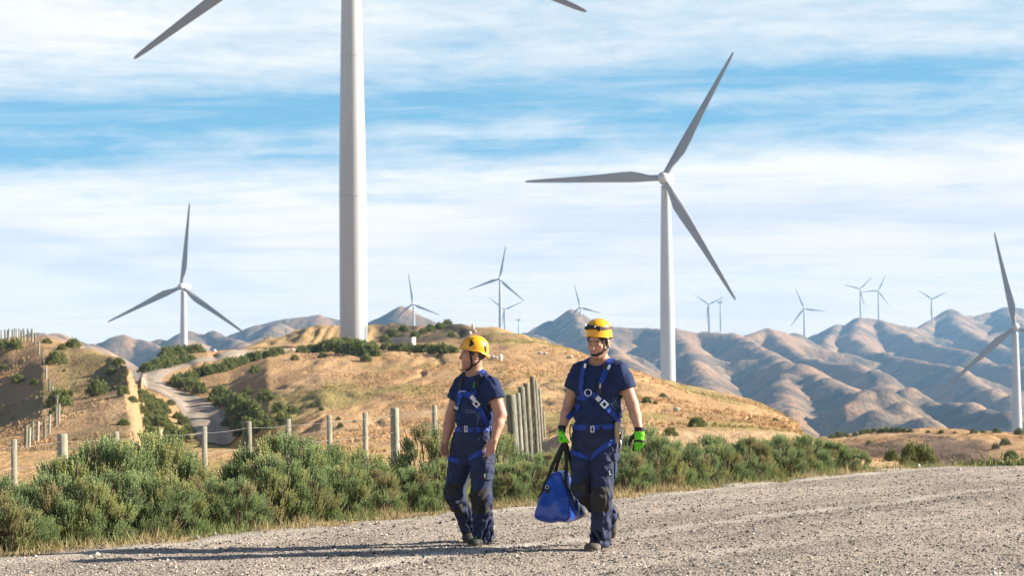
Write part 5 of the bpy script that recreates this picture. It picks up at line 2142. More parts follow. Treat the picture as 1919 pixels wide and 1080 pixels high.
def boot(person, heel, toe, ankle, m_up, lace=None, w=.048, sole_m=None):
    """heel and toe = ground-contact points of the sole; ankle joint above"""
    heel, toe, ankle = map(lambda q: np.array(q, float), (heel, toe, ankle))
    d = nrm(toe - heel)
    up = nrm((ankle - heel) - d * ((ankle - heel) @ d))
    lat = np.cross(d, up)
    lo = np.minimum(np.minimum(heel, toe), ankle) - .12
    hi = np.maximum(np.maximum(heel, toe), ankle) + .14
    fd = Field(lo, hi, .0055)
    fd.slabcone(heel + d * .035 + up * .045, toe - d * .05 + up * .035, .036, w - .003, .045, .034, lat, .02)
    fd.ell(toe - d * .058 + up * .036, np.array([lat, d, up]), (w - .002, .060, .036), .02)
    fd.ell(heel + d * .042 + up * .045, np.array([lat, d, up]), (.037, .044, .05), .02)
    fd.slabcone(heel + d * .055 + up * .05, ankle + up * .05, .040, .044, .05, .052, lat, .03)
    fd.slabcone(heel + d * .08 + up * .09, toe - d * .10 + up * .05, .030, .034, .028, .02, lat, .03)
    fd.half(heel + up * .018, -up)
    v, f = fd.mesh(1)
    b = add_mesh('boot', v, f, m_up, person)
    # sole
    n = 40
    a = np.linspace(0, 2 * math.pi, n, endpoint=False)
    Lf = np.linalg.norm(toe - heel)
    ctr = (heel + toe) / 2
    rings = []
    for z, k in ((0.0, .96), (.004, 1.0), (.020, 1.03), (.024, .98)):
        ss = np.cos(a) * Lf / 2
        ww = np.sin(a) * (w - .008 + .010 * (np.cos(a) + .2)) * (np.abs(np.sin(a)) ** -.25 if False else 1)
        ww = np.sign(np.sin(a)) * np.abs(np.sin(a)) ** .6 * (w * .86 + .008 * np.cos(a) - .010 * np.exp(-((np.cos(a) + .15) / .3) ** 2))
        toe_spring = .012 * np.clip(np.cos(a) - .55, 0, 1) ** 1.2
        rings.append(ctr + d * (ss * k)[:, None] + lat * (ww * k)[:, None] + up * (z + toe_spring)[:, None])
    v, q = ring_loft(rings)
    v = np.concatenate([v, [rings[0].mean(0)], [rings[-1].mean(0)]])
    t = [(len(v) - 2, (j + 1) % n, j) for j in range(n)] + [(len(v) - 1, 3 * n + j, 3 * n + (j + 1) % n) for j in range(n)]
    add_mesh('sole', v, [q, np.array(t)], sole_m or M_SOLE, b)
    if lace is not None:
        mb = MB()
        for k in range(5):
            c = heel + d * (.105 + .022 * k) + up * (.112 - .011 * k)
            mb.tube([c - lat * .026 - up * .006, c + up * .006, c + lat * .026 - up * .006], .0028, 6)
        mb.build('laces', lace, b)
    return b


def limb_clothes(fd, joints, radii, k=.03, lat=None):
    for (a, b), (ra, rb) in zip(zip(joints[:-1], joints[1:]), radii):
        fd.cone(a, b, ra, rb, k)


def skin_colour(v, O, M, sc, stubble=0.5, base=(0.46, 0.255, 0.17), teeth=False):
    q = (v - O) @ M.T / sc
    x, y, z = q[:, 0], q[:, 1], q[:, 2]
    c = np.tile(np.array(base), (len(v), 1))
    near = (np.abs(z) < .2) & (np.hypot(x, y) < .16)

    def blend(mask, col):
        nonlocal c
        mask = (mask * near)[:, None]
        c = c * (1 - mask) + np.array(col) * mask
    g = lambda cx, cy_, cz, sx_, sy_, sz_: np.exp(-(((x - cx) / sx_) ** 2 + ((y - cy_) / sy_) ** 2 + ((z - cz) / sz_) ** 2))
    beard = smooth01(-z, .040, .070) * smooth01(y, .0, .03) * (1 - .0 * x)
    beard = np.maximum(beard, .8 * smooth01(-z, .025, .05) * (1 - smooth01(y, .03, .05)) * smooth01(y, -.01, .02))
    blend(np.clip(beard * stubble, 0, 1), (0.13, 0.080, 0.058))
    blend(np.clip(g(.04, .07, -.025, .022, .03, .02) + g(-.04, .07, -.025, .022, .03, .02), 0, 1) * .35, (0.50, 0.20, 0.14))
    blend(np.clip(g(0, .115, -.03, .014, .02, .014), 0, 1) * .35, (0.50, 0.21, 0.15))
    zl = z - 9.0 * x * x
    lip = np.clip(1.3 * np.exp(-((x / .023) ** 4 + ((zl + .0685) / .0095) ** 4)) * smooth01(y, .07, .078), 0, 1)
    blend(lip * .8, (0.33, 0.115, 0.095))
    blend(np.exp(-((x / .024) ** 4 + ((zl + .0678) / .0026) ** 2)) * smooth01(y, .07, .078), (0.50, 0.42, 0.36) if teeth else (0.07, 0.025, 0.02))
    for sx in (1, -1):
        brow = np.exp(-(((x - sx * .031) / .020) ** 4 + ((z - .0225 + 9.0 * (sx * x - .030) ** 2) / .0036) ** 2)) * smooth01(y, .04, .06)
        blend(brow * .95, (0.035, 0.024, 0.017))
        lash = np.exp(-(((x - sx * .0315) / .0145) ** 4 + ((z - .0072) / .0022) ** 2)) * smooth01(y, .05, .07)
        blend(lash * .9, (0.03, 0.02, 0.016))
    return np.clip(c, 0.005, 1)


def eyes(L, sc, parent, look=(0, 0), closed=.5):
    for sx in (1, -1):
        for r, m, dy, nm in ((.0121, M_EYEW, 0.0, 'eye'),):
            bm = bmesh.new()
            bmesh.ops.create_uvsphere(bm, u_segments=14, v_segments=10, radius=1)
            v = np.array([tuple(q.co) for q in bm.verts])
            tr = [[q.index for q in f.verts] for f in bm.faces]
            bm.free()
            f3 = np.array([t for t in tr if len(t) == 3])
            f4 = np.array([t for t in tr if len(t) == 4])
            vv = np.array([L(sx * .0315 + q[0] * .0118, .0855 + q[1] * .0122, .0002 + q[2] * .0042) for q in v])
            e = add_mesh(nm, vv, [f4, f3], m, parent)
            vi = np.array([L(sx * .0315 + look[0] + q[0] * .0048, .0945 + q[1] * .0042, -.0002 + look[1] + q[2] * .0044) for q in v])
            add_mesh('iris', vi, [f4, f3], M_EYED, e)


# ============================================================== the two workers
def build_worker_right():
    """stocky man with a headlamp and lime gloves, blue bag in his right hand"""
    A = Person((1120, 1036), '')
    J, u = A.J, A.u
    yaw = 20
    Lx = np.array([math.cos(R(yaw)), -math.sin(R(yaw)), 0])      # his left
    Fw = np.array([-math.sin(R(yaw)), -math.cos(R(yaw)), 0])     # the way he walks
    UP = np.array([0, 0, 1.0])
    O = J(814, 138, -.06)
    M = head_frame(27, 13, -2)
    neck = J(816, 222, .02)
    RS, LS = J(733, 262, .075), J(903, 259, -.075)
    RE, RW = J(690, 398, .10), J(659, 508, .02)
    LE, LW = J(957, 402, -.10), J(986, 516, -.18)
    pel = J(805, 535, .02)
    RH, LH = J(757, 560, .06), J(846, 560, -.05)
    RK, LK = J(741, 752, -.06), J(826, 790, -.16)
    RA, LA = J(862, 878, .30), J(822, 965, -.02)
    chest = J(818, 330, .0)
    belly = J(808, 440, -.005)
    lo = np.array([min(RW[0], RA[0], LW[0]) - .30, A.Y - .62, -.03])
    hi = np.array([max(LW[0], RA[0]) + .28, A.Y + .62, 1.92])
    # ---------------------------------------------------------------- body
    fd = Field(lo, hi, .0056)
    Lh = build_head(fd, O, M, neck, 1.02, 1.04, 1.08, True)
    fd.slabcone(J(818, 262, 0), chest, .155, .165, .085, .112, Lx, .05)
    fd.slabcone(chest, belly, .158, .158, .108, .118, Lx, .05)
    fd.slabcone(belly, pel, .155, .160, .115, .11, Lx, .05)
    fd.cone(neck, J(770, 240, .05), .055, .05, .04)
    fd.cone(neck, J(862, 238, -.03), .055, .05, .04)
    for S, Eb, Wr in ((RS, RE, RW), (LS, LE, LW)):
        fd.cone(S, Eb, .060, .047, .03)
        fd.cone(Eb, Eb * .6 + Wr * .4, .046, .044, .02)
        fd.cone(Eb * .6 + Wr * .4, Wr, .044, .030, .02)
    for h, kn, an in ((RH, RK, RA), (LH, LK, LA)):
        fd.cone(h, kn, .085, .058, .04)
        fd.cone(kn, an, .056, .038, .03)
    # his right hand closed round the bag handles, his left hand hanging with a light curl
    hr = dict(d=nrm(J(653, 575, 0) - RW), n=Lx, t=Fw)
    hl = dict(d=nrm(J(984, 580, -.20) - LW), n=-Fw * .75 - Lx * .45, t=-Lx * .85 + Fw * .35)
    hand_prims(fd, RW, hr['d'], hr['n'], hr['t'], 1.0, 0, (75, 80, 45), 1, .35)
    hand_prims(fd, LW, hl['d'], hl['n'], hl['t'], 1.0, 0, (12, 22, 16), 1.3)
    v, f = fd.mesh(1)
    body = add_mesh('person', v, f, M_SKIN, None, tuple(A.g), col=skin_colour(v, O, M, 1.02, .40, teeth=True))
    tag(body, 'man in yellow helmet with headlamp and lime gloves, striding and carrying the blue bag', 'person', 'workers walking along the gravel road')
    # ---------------------------------------------------------------- T-shirt
    fs = Field(lo, hi, .0062)
    fs.slabcone(J(818, 262, 0), chest, .168, .182, .098, .128, Lx, .05)
    fs.slabcone(chest, belly, .176, .178, .126, .136, Lx, .05)
    fs.slabcone(belly, J(804, 512, .0), .176, .168, .134, .128, Lx, .04)
    fs.cone(J(816, 240, .02), J(765, 258, .05), .068, .062, .05)
    fs.cone(J(816, 240, .02), J(868, 256, -.03), .068, .062, .05)
    for S, Eb, cut in ((RS, RE, .56), (LS, LE, .56)):
        fs.cone(S, S + (Eb - S) * .35, .071, .074, .045)
    x, y, z = fs.grid()
    zc = J(805, 420)[2]
    fs.D += (-(.0036 + .0046 * np.exp(-((z - J(805, 440)[2]) / .12) ** 2)) * wrinkle(x, y, z, 1.3)).astype(np.float32)
    for S, Eb in ((RS, RE), (LS, LE)):
        fs.slabcone(S + (Eb - S) * .22, S + (Eb - S) * .56, .074, .082, .073, .079, Fw, .03, True)
    # open the neck and the sleeves
    nk = J(812, 232, -.02)
    fs.ell(nk + UP * .035 + Fw * .01, np.array([Lx, Fw, UP]), (.082, .085, .058), .006, 'cut')
    for S, Eb in ((RS, RE), (LS, LE)):
        e0, e1 = S + (Eb - S) * .47, S + (Eb - S) * .66
        fs.slabcone(e0, e1, .067, .074, .066, .071, Fw, .004, True, 'cut')
    shirt_v, shirt_f = fs.mesh(1)
    shirt = add_mesh('t_shirt', shirt_v, shirt_f, M_TEE, body)
    # collar rib
    cc = nk + UP * .004
    # ---------------------------------------------------------------- trousers
    ft = Field(lo, hi, .0062)
    ft.slabcone(J(804, 486, .0), J(804, 545, .01), .166, .176, .128, .130, Lx, .04)
    ft.slabcone(J(804, 545, .01), J(806, 588, .01), .174, .165, .130, .125, Lx, .04)
    hemR, hemL = J(868, 892, .30), J(822, 988, -.035)
    ft.cone(RH, RH * .5 + RK * .5, .102, .092, .045)
    ft.cone(RH * .5 + RK * .5, RK, .090, .078, .03)
    ft.cone(RK, RK * .5 + hemR * .5, .076, .076, .03)
    ft.slabcone(RK * .5 + hemR * .5, hemR, .074, .076, .074, .078, Lx, .02, True)
    ft.cone(LH, LH * .5 + LK * .5, .100, .090, .045)
    ft.cone(LH * .5 + LK * .5, LK, .088, .080, .03)
    ft.cone(LK, LK * .45 + hemL * .55, .079, .074, .03)
    ft.slabcone(LK * .5 + hemL * .5, hemL, .073, .080, .074, .088, Lx, .02, True)
    x, y, z = ft.grid()
    amp = .0034 + .0060 * np.exp(-((z - LK[2] + .08) / .10) ** 2) + .0045 * np.exp(-((z - .14) / .10) ** 2)
    ft.D += (-amp * wrinkle(x, y, z, 4.1)).astype(np.float32)
    tr_v, tr_f = ft.mesh(1)
    trous = add_mesh('trousers', tr_v, tr_f, M_TROUSER, body)

    def piece(name, base, prim, m, parent, grow, sm=1):
        g = base.copy()
        q = Field.__new__(Field)
        q.h, q.lo, q.dim, q.ax = base.h, base.lo, base.dim, base.ax
        q.D = np.full(base.dim, 1.0, dtype=np.float32)
        prim(q)
        g.D = np.maximum(g.D - grow, q.D)
        vv, ff = g.mesh(sm)
        return add_mesh(name, vv, ff, m, parent)

    def kneepad(kn, up_, dn, w):
        def fn(q):
            q.slabcone(kn + up_ + Fw * .06, kn + dn + Fw * .05, w, w * .92, .075, .075, Lx, .01, True, p=4)
        return fn
    piece('knee_patch', ft, kneepad(LK, UP * .075, -UP * .125, .076), M_PAD, trous, .0045)
    dshin = nrm(RA - RK)
    piece('knee_patch', ft, lambda q: q.slabcone(RK + UP * .06 + Fw * .05, RK + dshin * .20 - UP * .02 + Fw * .03, .078, .072, .085, .08, Lx, .01, True, p=4), M_PAD, trous, .0045)
    # cargo pocket on the outside of his left thigh
    cp = J(862, 660, -.09)
    piece('cargo_pocket', ft, lambda q: q.slabcone(cp + UP * .085, cp - UP * .105, .055, .055, .09, .09, Fw, .006, True, p=6), M_TROUSER, trous, .010)
    piece('pocket_flap', ft, lambda q: q.slabcone(cp + UP * .095, cp + UP * .035, .060, .057, .095, .095, Fw, .006, True, p=6), M_TROUSER, trous, .015)
    # ---------------------------------------------------------------- harness
    dr = Dress(A, [(shirt_v, shirt_f), (tr_v, tr_f)])
    hb = piece('harness', fs, lambda q: None, M_WEB, body, 0) if False else None
    both = fs.copy()
    both.D = np.minimum(fs.D, ft.D)
    bl, br = J(714, 487, .06), J(889, 478, -.06)
    bm_ = J(800, 506, -.12)
    bn = nrm(np.cross(br - bl, bm_ - (bl + br) / 2))
    if bn[2] < 0:
        bn = -bn
    bn = nrm(bn * .35 + UP * .65)
    bc = (bl + br) / 2 * .5 + bm_ * .5

    def belt_prim(q):
        gx, gy, gz = q.grid()
        q.D = (np.abs((gx - bc[0]) * bn[0] + (gy - bc[1]) * bn[1] + (gz - bc[2]) * bn[2]) - .0225).astype(np.float32)
        arms = Field.__new__(Field)
        arms.h, arms.lo, arms.dim, arms.ax = q.h, q.lo, q.dim, q.ax
        arms.D = np.full(q.dim, 1.0, dtype=np.float32)
        arms.slabcone(bc + UP * .08, bc - UP * .08, .23, .23, .22, .22, Lx, .005, True)
        q.D = np.maximum(q.D, arms.D)
    har = piece('harness', both, belt_prim, M_WEB, body, .007)

    def thigh_loop(name, c0, nrm_, center, rad):
        def fn(q):
            gx, gy, gz = q.grid()
            q.D = (np.abs((gx - c0[0]) * nrm_[0] + (gy - c0[1]) * nrm_[1] + (gz - c0[2]) * nrm_[2]) - .0205).astype(np.float32)
            b = Field.__new__(Field)
            b.h, b.lo, b.dim, b.ax = q.h, q.lo, q.dim, q.ax
            b.D = np.full(q.dim, 1.0, dtype=np.float32)
            b.cone(center[0], center[1], rad, rad, .005)
            q.D = np.maximum(q.D, b.D)
        return piece(name, ft, fn, M_WEB, har, .007)
    # leg loops: each plane passes through its visible front line
    a0, a1 = J(698, 602, .03), J(782, 630, -.06)
    n0 = nrm(np.cross(a1 - a0, nrm(Fw + UP * .12)))
    thigh_loop('leg_strap', a0, n0, (J(742, 560, .05), J(742, 680, .0)), .118)
    a0, a1 = J(786, 630, -.07), J(884, 560, -.10)
    n0 = nrm(np.cross(a1 - a0, nrm(Fw + UP * .12)))
    thigh_loop('leg_strap', a0, n0, (J(848, 500, -.05), J(838, 690, -.09)), .112)
    W44 = .042
    # shoulder straps: over the shoulders and down the back
    strap(dr, 'shoulder_strap', [(742, 345), (745, 300), (752, 240), (768, 205), (776, 198)], W44, M_WEB, har, [(778, 200), (790, 235), (815, 320), (830, 420), (838, 480)])
    strap(dr, 'shoulder_strap', [(822, 322), (838, 280), (852, 235), (872, 200), (880, 192)], W44, M_WEB, har, [(880, 194), (868, 230), (835, 320), (800, 420), (775, 480)])
    strap(dr, 'chest_strap', [(728, 395), (740, 378), (765, 362), (795, 362), (815, 378), (840, 405), (870, 440), (900, 476)], W44, M_WEB, har)
    strap(dr, 'chest_strap', [(742, 330), (745, 352), (752, 372), (770, 366)], W44, M_WEB, har)
    strap(dr, 'side_strap', [(738, 372), (728, 400), (722, 428)], W44, M_WEB, har)
    # the loose strap that crosses behind his right arm
    p0, p1 = J(722, 424, .06), J(684, 462, -.02)
    pp = resample([p0, (p0 + p1) / 2 + Fw * .02, p1], .02)
    vv, qq = ribbon(pp, np.tile(-np.array([0, 1.0, 0]), (len(pp), 1)), .042, .004)
    add_mesh('strap_tail', vv, qq, M_WEB, har, smooth=False)
    # buckles, rings, labels
    plate(dr, 'buckle', 757, 238, .050, .040, -8, M_BLACKPL, har, .014, .012)
    plate(dr, 'buckle', 849, 245, .056, .042, -22, M_BLACKPL, har, .016, .012)
    plate(dr, 'buckle_frame', 760, 240, .018, .034, -8, M_SILVER, har, .006, .022)
    plate(dr, 'buckle_frame', 860, 246, .020, .038, -22, M_SILVER, har, .006, .024)
    plate(dr, 'buckle', 838, 402, .052, .052, -46, M_SILVER, har, .007, .014, True)
    plate(dr, 'buckle_inset', 838, 402, .034, .030, -46, M_BLACKPL, har, .006, .012)
    plate(dr, 'strap_label', 814, 380, .046, .036, -44, M_LABEL, har, .003, .010)
    plate(dr, 'buckle', 727, 396, .030, .036, 30, M_BLACKPL, har, .008, .011)
    ring(dr, 'd_ring', 772, 352, .026, M_SILVER, har, .0042, .018)
    plate(dr, 'lanyard_clip', 820, 336, .036, .088, -4, M_BLACKPL, har, .022, .020)
    plate(dr, 'clip_detail', 822, 326, .010, .040, -4, M_STEEL, har, .004, .032)
    plate(dr, 'belt_buckle', 772, 506, .034, .048, -2, M_DARKMETAL, har, .009, .014, True)
    plate(dr, 'belt_buckle', 790, 507, .030, .050, -2, M_STEEL, har, .008, .014, True)
    plate(dr, 'belt_loop', 826, 505, .014, .050, -2, M_BLACKWEB, har, .006, .011)
    # gear hanging from the belt on his left hip
    g0 = J(893, 480, -.12)
    mb = MB()
    for k in range(4):
        a = np.linspace(0, 2 * math.pi, 18)
        c = g0 + np.array([.015 * math.sin(k * 2.1) + .012, -.02 * (k % 2), -.035 - .045 * k])
        rx_, rz_ = (.020, .042)
        mb.tube([c + Lx * math.cos(t) * rx_ * .8 + UP * math.sin(t) * rz_ + Fw * .006 * math.cos(t) for t in a], .0052, 6, False)
    mb.build('carabiner', M_SILVER, har)
    fg = Field(g0 - .16, g0 + .16, .006)
    fg.slabcone(g0 + UP * -.005, g0 - UP * .15, .020, .026, .020, .024, Lx, .01)
    vv, ff = fg.mesh(1)
    add_mesh('rope_pouch', vv, ff, M_TAN, har)
    mb = MB()
    c = g0 + Lx * .022 - UP * .085
    mb.tube([c, c - UP * .05 + Lx * .006, c - UP * .13], [.012, .015, .010], 8)
    mb.build('gear_loop', M_BLACKPL, har)
    c = J(705, 520, .06)
    a = np.linspace(0, 2 * math.pi, 20)
    MB().tube([c + Lx * math.cos(t) * .014 - Lx * .01 + UP * math.sin(t) * .065 for t in a], .0055, 6, False).build('gear_loop', M_BLACKWEB, har)
    # prints and patches
    print_lines(dr, 'shirt_print', [[(838, 398), (898, 412)], [(850, 378), (886, 428)], [(875, 372), (868, 424)], [(905, 385), (845, 408)], [(880, 380), (900, 420)], [(845, 420), (880, 396)], [(890, 372), (876, 400), (895, 405)]], M_PRINT, shirt)
    plate(dr, 'logo_patch', 858, 690, .042, .052, 4, M_TROUSER, trous, .003, .016)
    plate(dr, 'logo', 857, 688, .007, .026, 14, M_LABEL, trous, .002, .020)
    plate(dr, 'logo', 860, 697, .018, .007, 4, M_LABEL, trous, .002, .020)
    # ---------------------------------------------------------------- gloves
    for Wp, hd, curl, sp, ti in ((RW, hr, (75, 80, 45), 1, .35), (LW, hl, (12, 22, 16), 1.3, 0)):
        fg = Field(Wp - .22, Wp + .22, .0046)
        kn = hand_prims(fg, Wp, hd['d'], hd['n'], hd['t'], 1.0, .0032, curl, sp, ti)
        fg.slabcone(Wp - hd['d'] * .030, Wp + hd['d'] * .03, .040, .038, .034, .026, hd['t'], .012, True)
        vv, ff = fg.mesh(1)
        d_, n_, t_ = nrm(hd['d']), nrm(hd['n']), nrm(hd['t'])
        h = (vv - Wp) @ d_
        nn_ = (vv - Wp) @ n_
        tt_ = (vv - Wp) @ t_
        grn, blk = np.array([0.13, 0.66, 0.015]), np.array([0.012, 0.012, 0.012])
        mask = np.ones(len(vv))
        mask[h < .004] = 0
        mask[(h > .068) & (h < .088)] = 0
        mask[nn_ > (.010 if curl[0] < 50 else .020)] = 0
        mask[(tt_ > .040)] = 0
        fing = h > .094
        stripes = np.abs(((tt_ / .0205) + 100.5) % 1.0 - .5) > .38
        mask[fing & stripes] = 0
        if curl[0] > 50:
            mask[(h > .062)] = 0
            mask[(tt_ > .022) & (h > .02) & (h < .13)] = 1
            mask[(h > .012) & (h < .05) & (np.abs(tt_) < .014) & (nn_ > -.005)] = 0
        add_mesh('glove', vv, ff, M_GREEN, body, col=mask[:, None] * grn + (1 - mask[:, None]) * blk)
    # ---------------------------------------------------------------- boots
    gz = lambda q: np.array([q[0], q[1], 0.012])
    heel = gz(J(846, 1006, .03))
    toe = gz(J(768, 1022, -.17))
    boot(body, heel, toe, heel + UP * .10 + nrm(toe - heel) * .05, M_BOOT, None, .060)
    hl2 = J(899, 846, .40)
    to2 = J(872, 972, .30)
    boot(body, hl2, to2, RA, M_BOOT, None, .052)
    # ---------------------------------------------------------------- head gear
    eyes(Lh, 1.02, body, (-.002, -.002))
    fh = Field(O - .17, O + .19, .0050)
    fh.ell(Lh(0, -.014, .030), M, np.array((.081, .103, .094)) * 1.02, .01)
    for sx in (1, -1):
        fh.cone(Lh(sx * .077, .018, .03), Lh(sx * .077, .012, -.022), .010, .006, .01)
    fh.ell(Lh(0, .100, -.035), M, np.array((.068, .072, .100)), .012, 'cut')
    fh.ell(Lh(0, .02, -.125), M, np.array((.115, .120, .085)), .012, 'cut')
    for sx in (1, -1):
        fh.ell(Lh(sx * .080, -.006, -.012), M, np.array((.026, .021, .030)), .004, 'cut')
    vv, ff = fh.mesh(1)
    add_mesh('hair', vv, ff, M_HAIR, body)
    hel, sh = build_helmet(Lh, M, 1.02, body, '', .024, False, (.103, .122, .112))
    # elastic band of the headlamp round the helmet
    az = np.linspace(-math.pi, math.pi, 50)
    pts = np.array([sh(a, .66 - .03 * math.cos(a), .002) for a in az])
    ctr = Lh(0, -.01, .07)
    nn = np.array([nrm(q - ctr) for q in pts])
    vv, qq = ribbon(pts, nn, .024, .003)
    lampb = add_mesh('headlamp_band', vv, qq, mat('band_brown_black', (0.03, 0.018, 0.014), .7, var=(90, (0.16, .05, .03), .5, .6)), hel, smooth=False)
    fl = Field(O - .20, O + .26, .0046)
    c = sh(R(8), .64, .014)
    for da, r in ((0, .019), (13, .023), (-12, .016), (-24, .016)):
        q = sh(R(12 + da), .62, .012)
        fl.cone(q, q + (M[1] * .012), r, r * .85, .010)
    vv, ff = fl.mesh(1)
    add_mesh('headlamp', vv, ff, M_BLACKPL, lampb)
    q = sh(R(25), .62, .040)
    bm = bmesh.new()
    bmesh.ops.create_icosphere(bm, subdivisions=2, radius=.013)
    bmesh.ops.translate(bm, verts=bm.verts, vec=q)
    vv = np.array([tuple(w.co) for w in bm.verts])
    ff = np.array([[w.index for w in t.verts] for t in bm.faces])
    bm.free()
    add_mesh('lamp_lens', vv, ff, M_LENS, lampb)
    q = sh(R(-34), .66, .008)
    MB().box(q, .024, .024, .036, M.T).build('battery_clip', M_BLACKPL, lampb, smooth=False)
    # chin strap
    hd_ = Dress(A, [(v, f)])
    strap(hd_, 'chin_strap', [(829, 104), (832, 130), (836, 155), (836, 170), (828, 184), (806, 194), (786, 192)], .016, M_BLACKWEB, hel, None, .003, .003, 3)
    strap(hd_, 'chin_strap', [(855, 158), (848, 168), (838, 176)], .012, M_BLACKWEB, hel, None, .003, .003, 2)
    strap(hd_, 'chin_strap', [(759, 106), (761, 122)], .012, M_BLACKWEB, hel, None, .003, .003, 1)
    return A, body, RW, hr, Fw, Lx


def build_worker_left():
    """leaner man in profile, bare hands"""
    A = Person((897, 1027), '')
    J, u = A.J, A.u
    yaw = 40
    Lx = np.array([math.cos(R(yaw)), -math.sin(R(yaw)), 0])
    Fw = np.array([-math.sin(R(yaw)), -math.cos(R(yaw)), 0])
    UP = np.array([0, 0, 1.0])
    O = J(286, 192, -.02)
    M = head_frame(76, -2, 0)
    neck = J(290, 272, .02)
    RS, LS = J(233, 322, .13), J(362, 322, -.12)
    RE, RW = J(193, 450, .15), J(167, 560, .08)
    LE, LW = J(400, 445, -.15), J(374, 552, -.24)
    pel = J(286, 540, .0)
    RH, LH = J(246, 560, .07), J(322, 560, -.07)
    RK, LK = J(208, 775, -.02), J(320, 795, -.16)
    RA, LA = J(276, 922, .26), J(330, 953, -.07)
    chest, belly = J(294, 385, -.01), J(288, 460, -.01)
    lo = np.array([RW[0] - .24, A.Y - .66, -.03])
    hi = np.array([LE[0] + .26, A.Y + .60, 1.80])
    fd = Field(lo, hi, .0056)
    Lh = build_head(fd, O, M, neck, .98, .97, 1.0)
    fd.slabcone(J(294, 315, 0), chest, .140, .150, .080, .105, Lx, .05)
    fd.slabcone(chest, belly, .145, .138, .103, .098, Lx, .05)
    fd.slabcone(belly, pel, .138, .145, .098, .105, Lx, .05)
    fd.cone(neck, J(255, 300, .07), .052, .045, .04)
    fd.cone(neck, J(330, 300, -.06), .052, .045, .04)
    for S, Eb, Wr in ((RS, RE, RW), (LS, LE, LW)):
        fd.cone(S, Eb, .061, .050, .03)
        fd.cone(Eb, Eb * .62 + Wr * .38, .049, .046, .02)
        fd.cone(Eb * .62 + Wr * .38, Wr, .046, .029, .02)
    for h, kn, an in ((RH, RK, RA), (LH, LK, LA)):
        fd.cone(h, kn, .08, .055, .04)
        fd.cone(kn, an, .053, .036, .03)
    hand_prims(fd, RW, J(166, 620, .05) - RW, Lx * .9 + Fw * .2, Fw * .9 - Lx * .2, .98, 0, (28, 42, 30), 1)
    hand_prims(fd, LW, J(352, 615, -.28) - LW, -Lx * .5 - Fw * .8, Fw * .45 - Lx * .85, 1.0, 0, (14, 24, 18), 1.2)
    v, f = fd.mesh(1)
    body = add_mesh('person', v, f, M_SKIN, None, tuple(A.g), col=skin_colour(v, O, M, .98, .42, (0.45, 0.235, 0.155)))
    tag(body, 'man in plain yellow helmet looking left in profile, bare hands, walking empty-handed', 'person', 'workers walking along the gravel road')
    fs = Field(lo, hi, .0062)
    fs.slabcone(J(294, 315, 0), chest, .150, .166, .092, .120, Lx, .05)
    fs.slabcone(chest, belly, .162, .156, .118, .114, Lx, .05)
    fs.slabcone(belly, J(290, 520, .0), .156, .152, .114, .118, Lx, .04)
    fs.cone(J(290, 284, .02), J(250, 305, .08), .066, .062, .04)
    fs.cone(J(290, 284, .02), J(334, 305, -.06), .066, .062, .04)
    for S, Eb in ((RS, RE), (LS, LE)):
        fs.cone(S, S + (Eb - S) * .32, .070, .073, .045)
    x, y, z = fs.grid()
    fs.D += (-(.0038 + .0046 * np.exp(-((z - J(288, 450)[2]) / .12) ** 2)) * wrinkle(x, y, z, 2.7)).astype(np.float32)
    for S, Eb in ((RS, RE), (LS, LE)):
        fs.slabcone(S + (Eb - S) * .22, S + (Eb - S) * .47, .073, .081, .073, .078, Fw, .03, True)
    fs.ell(J(284, 280, -.02) + UP * .035, np.array([Lx, Fw, UP]), (.078, .082, .054), .006, 'cut')
    for S, Eb in ((RS, RE), (LS, LE)):
        fs.slabcone(S + (Eb - S) * .38, S + (Eb - S) * .56, .066, .073, .066, .070, Fw, .004, True, 'cut')
    shirt_v, shirt_f = fs.mesh(1)
    shirt = add_mesh('t_shirt', shirt_v, shirt_f, M_TEE, body)
    ft = Field(lo, hi, .0062)
    ft.slabcone(J(290, 496, .0), J(288, 555, .0), .150, .160, .116, .122, Lx, .04)
    ft.slabcone(J(288, 555, .0), J(286, 600, .0), .158, .150, .122, .118, Lx, .04)
    hemR, hemL = J(276, 942, .24), J(330, 970, -.06)
    ft.cone(RH, RH * .5 + RK * .5, .096, .092, .045)
    ft.cone(RH * .5 + RK * .5, RK, .090, .080, .03)
    ft.cone(RK, RK * .5 + hemR * .5, .077, .066, .03)
    ft.slabcone(RK * .5 + hemR * .5, hemR, .064, .066, .066, .072, Lx, .02, True)
    ft.cone(LH, LH * .5 + LK * .5, .096, .090, .045)
    ft.cone(LH * .5 + LK * .5, LK, .089, .082, .03)
    ft.cone(LK, LK * .45 + hemL * .55, .080, .076, .03)
    ft.slabcone(LK * .5 + hemL * .5, hemL, .074, .076, .078, .096, Lx, .02, True)
    x, y, z = ft.grid()
    amp = .0036 + .0060 * np.exp(-((z - LK[2] + .06) / .12) ** 2) + .0060 * np.exp(-((z - .13) / .11) ** 2)
    ft.D += (-amp * wrinkle(x, y, z, 6.3)).astype(np.float32)
    tr_v, tr_f = ft.mesh(1)
    trous = add_mesh('trousers', tr_v, tr_f, M_TROUSER, body)

    def blank(base):
        q = Field.__new__(Field)
        q.h, q.lo, q.dim, q.ax = base.h, base.lo, base.dim, base.ax
        q.D = np.full(base.dim, 1.0, dtype=np.float32)
        return q

    def piece(name, base, prim, m, parent, grow):
        q = blank(base)
        prim(q)
        g = base.copy()
        g.D = np.maximum(g.D - grow, q.D)
        vv, ff = g.mesh(1)
        return add_mesh(name, vv, ff, m, parent)
    piece('knee_patch', ft, lambda q: q.slabcone(LK + UP * .070 + Fw * .05, LK - UP * .125 + Fw * .04, .082, .078, .085, .085, Lx, .01, True, p=4), M_PAD, trous, .0045)
    ds = nrm(RA - RK)
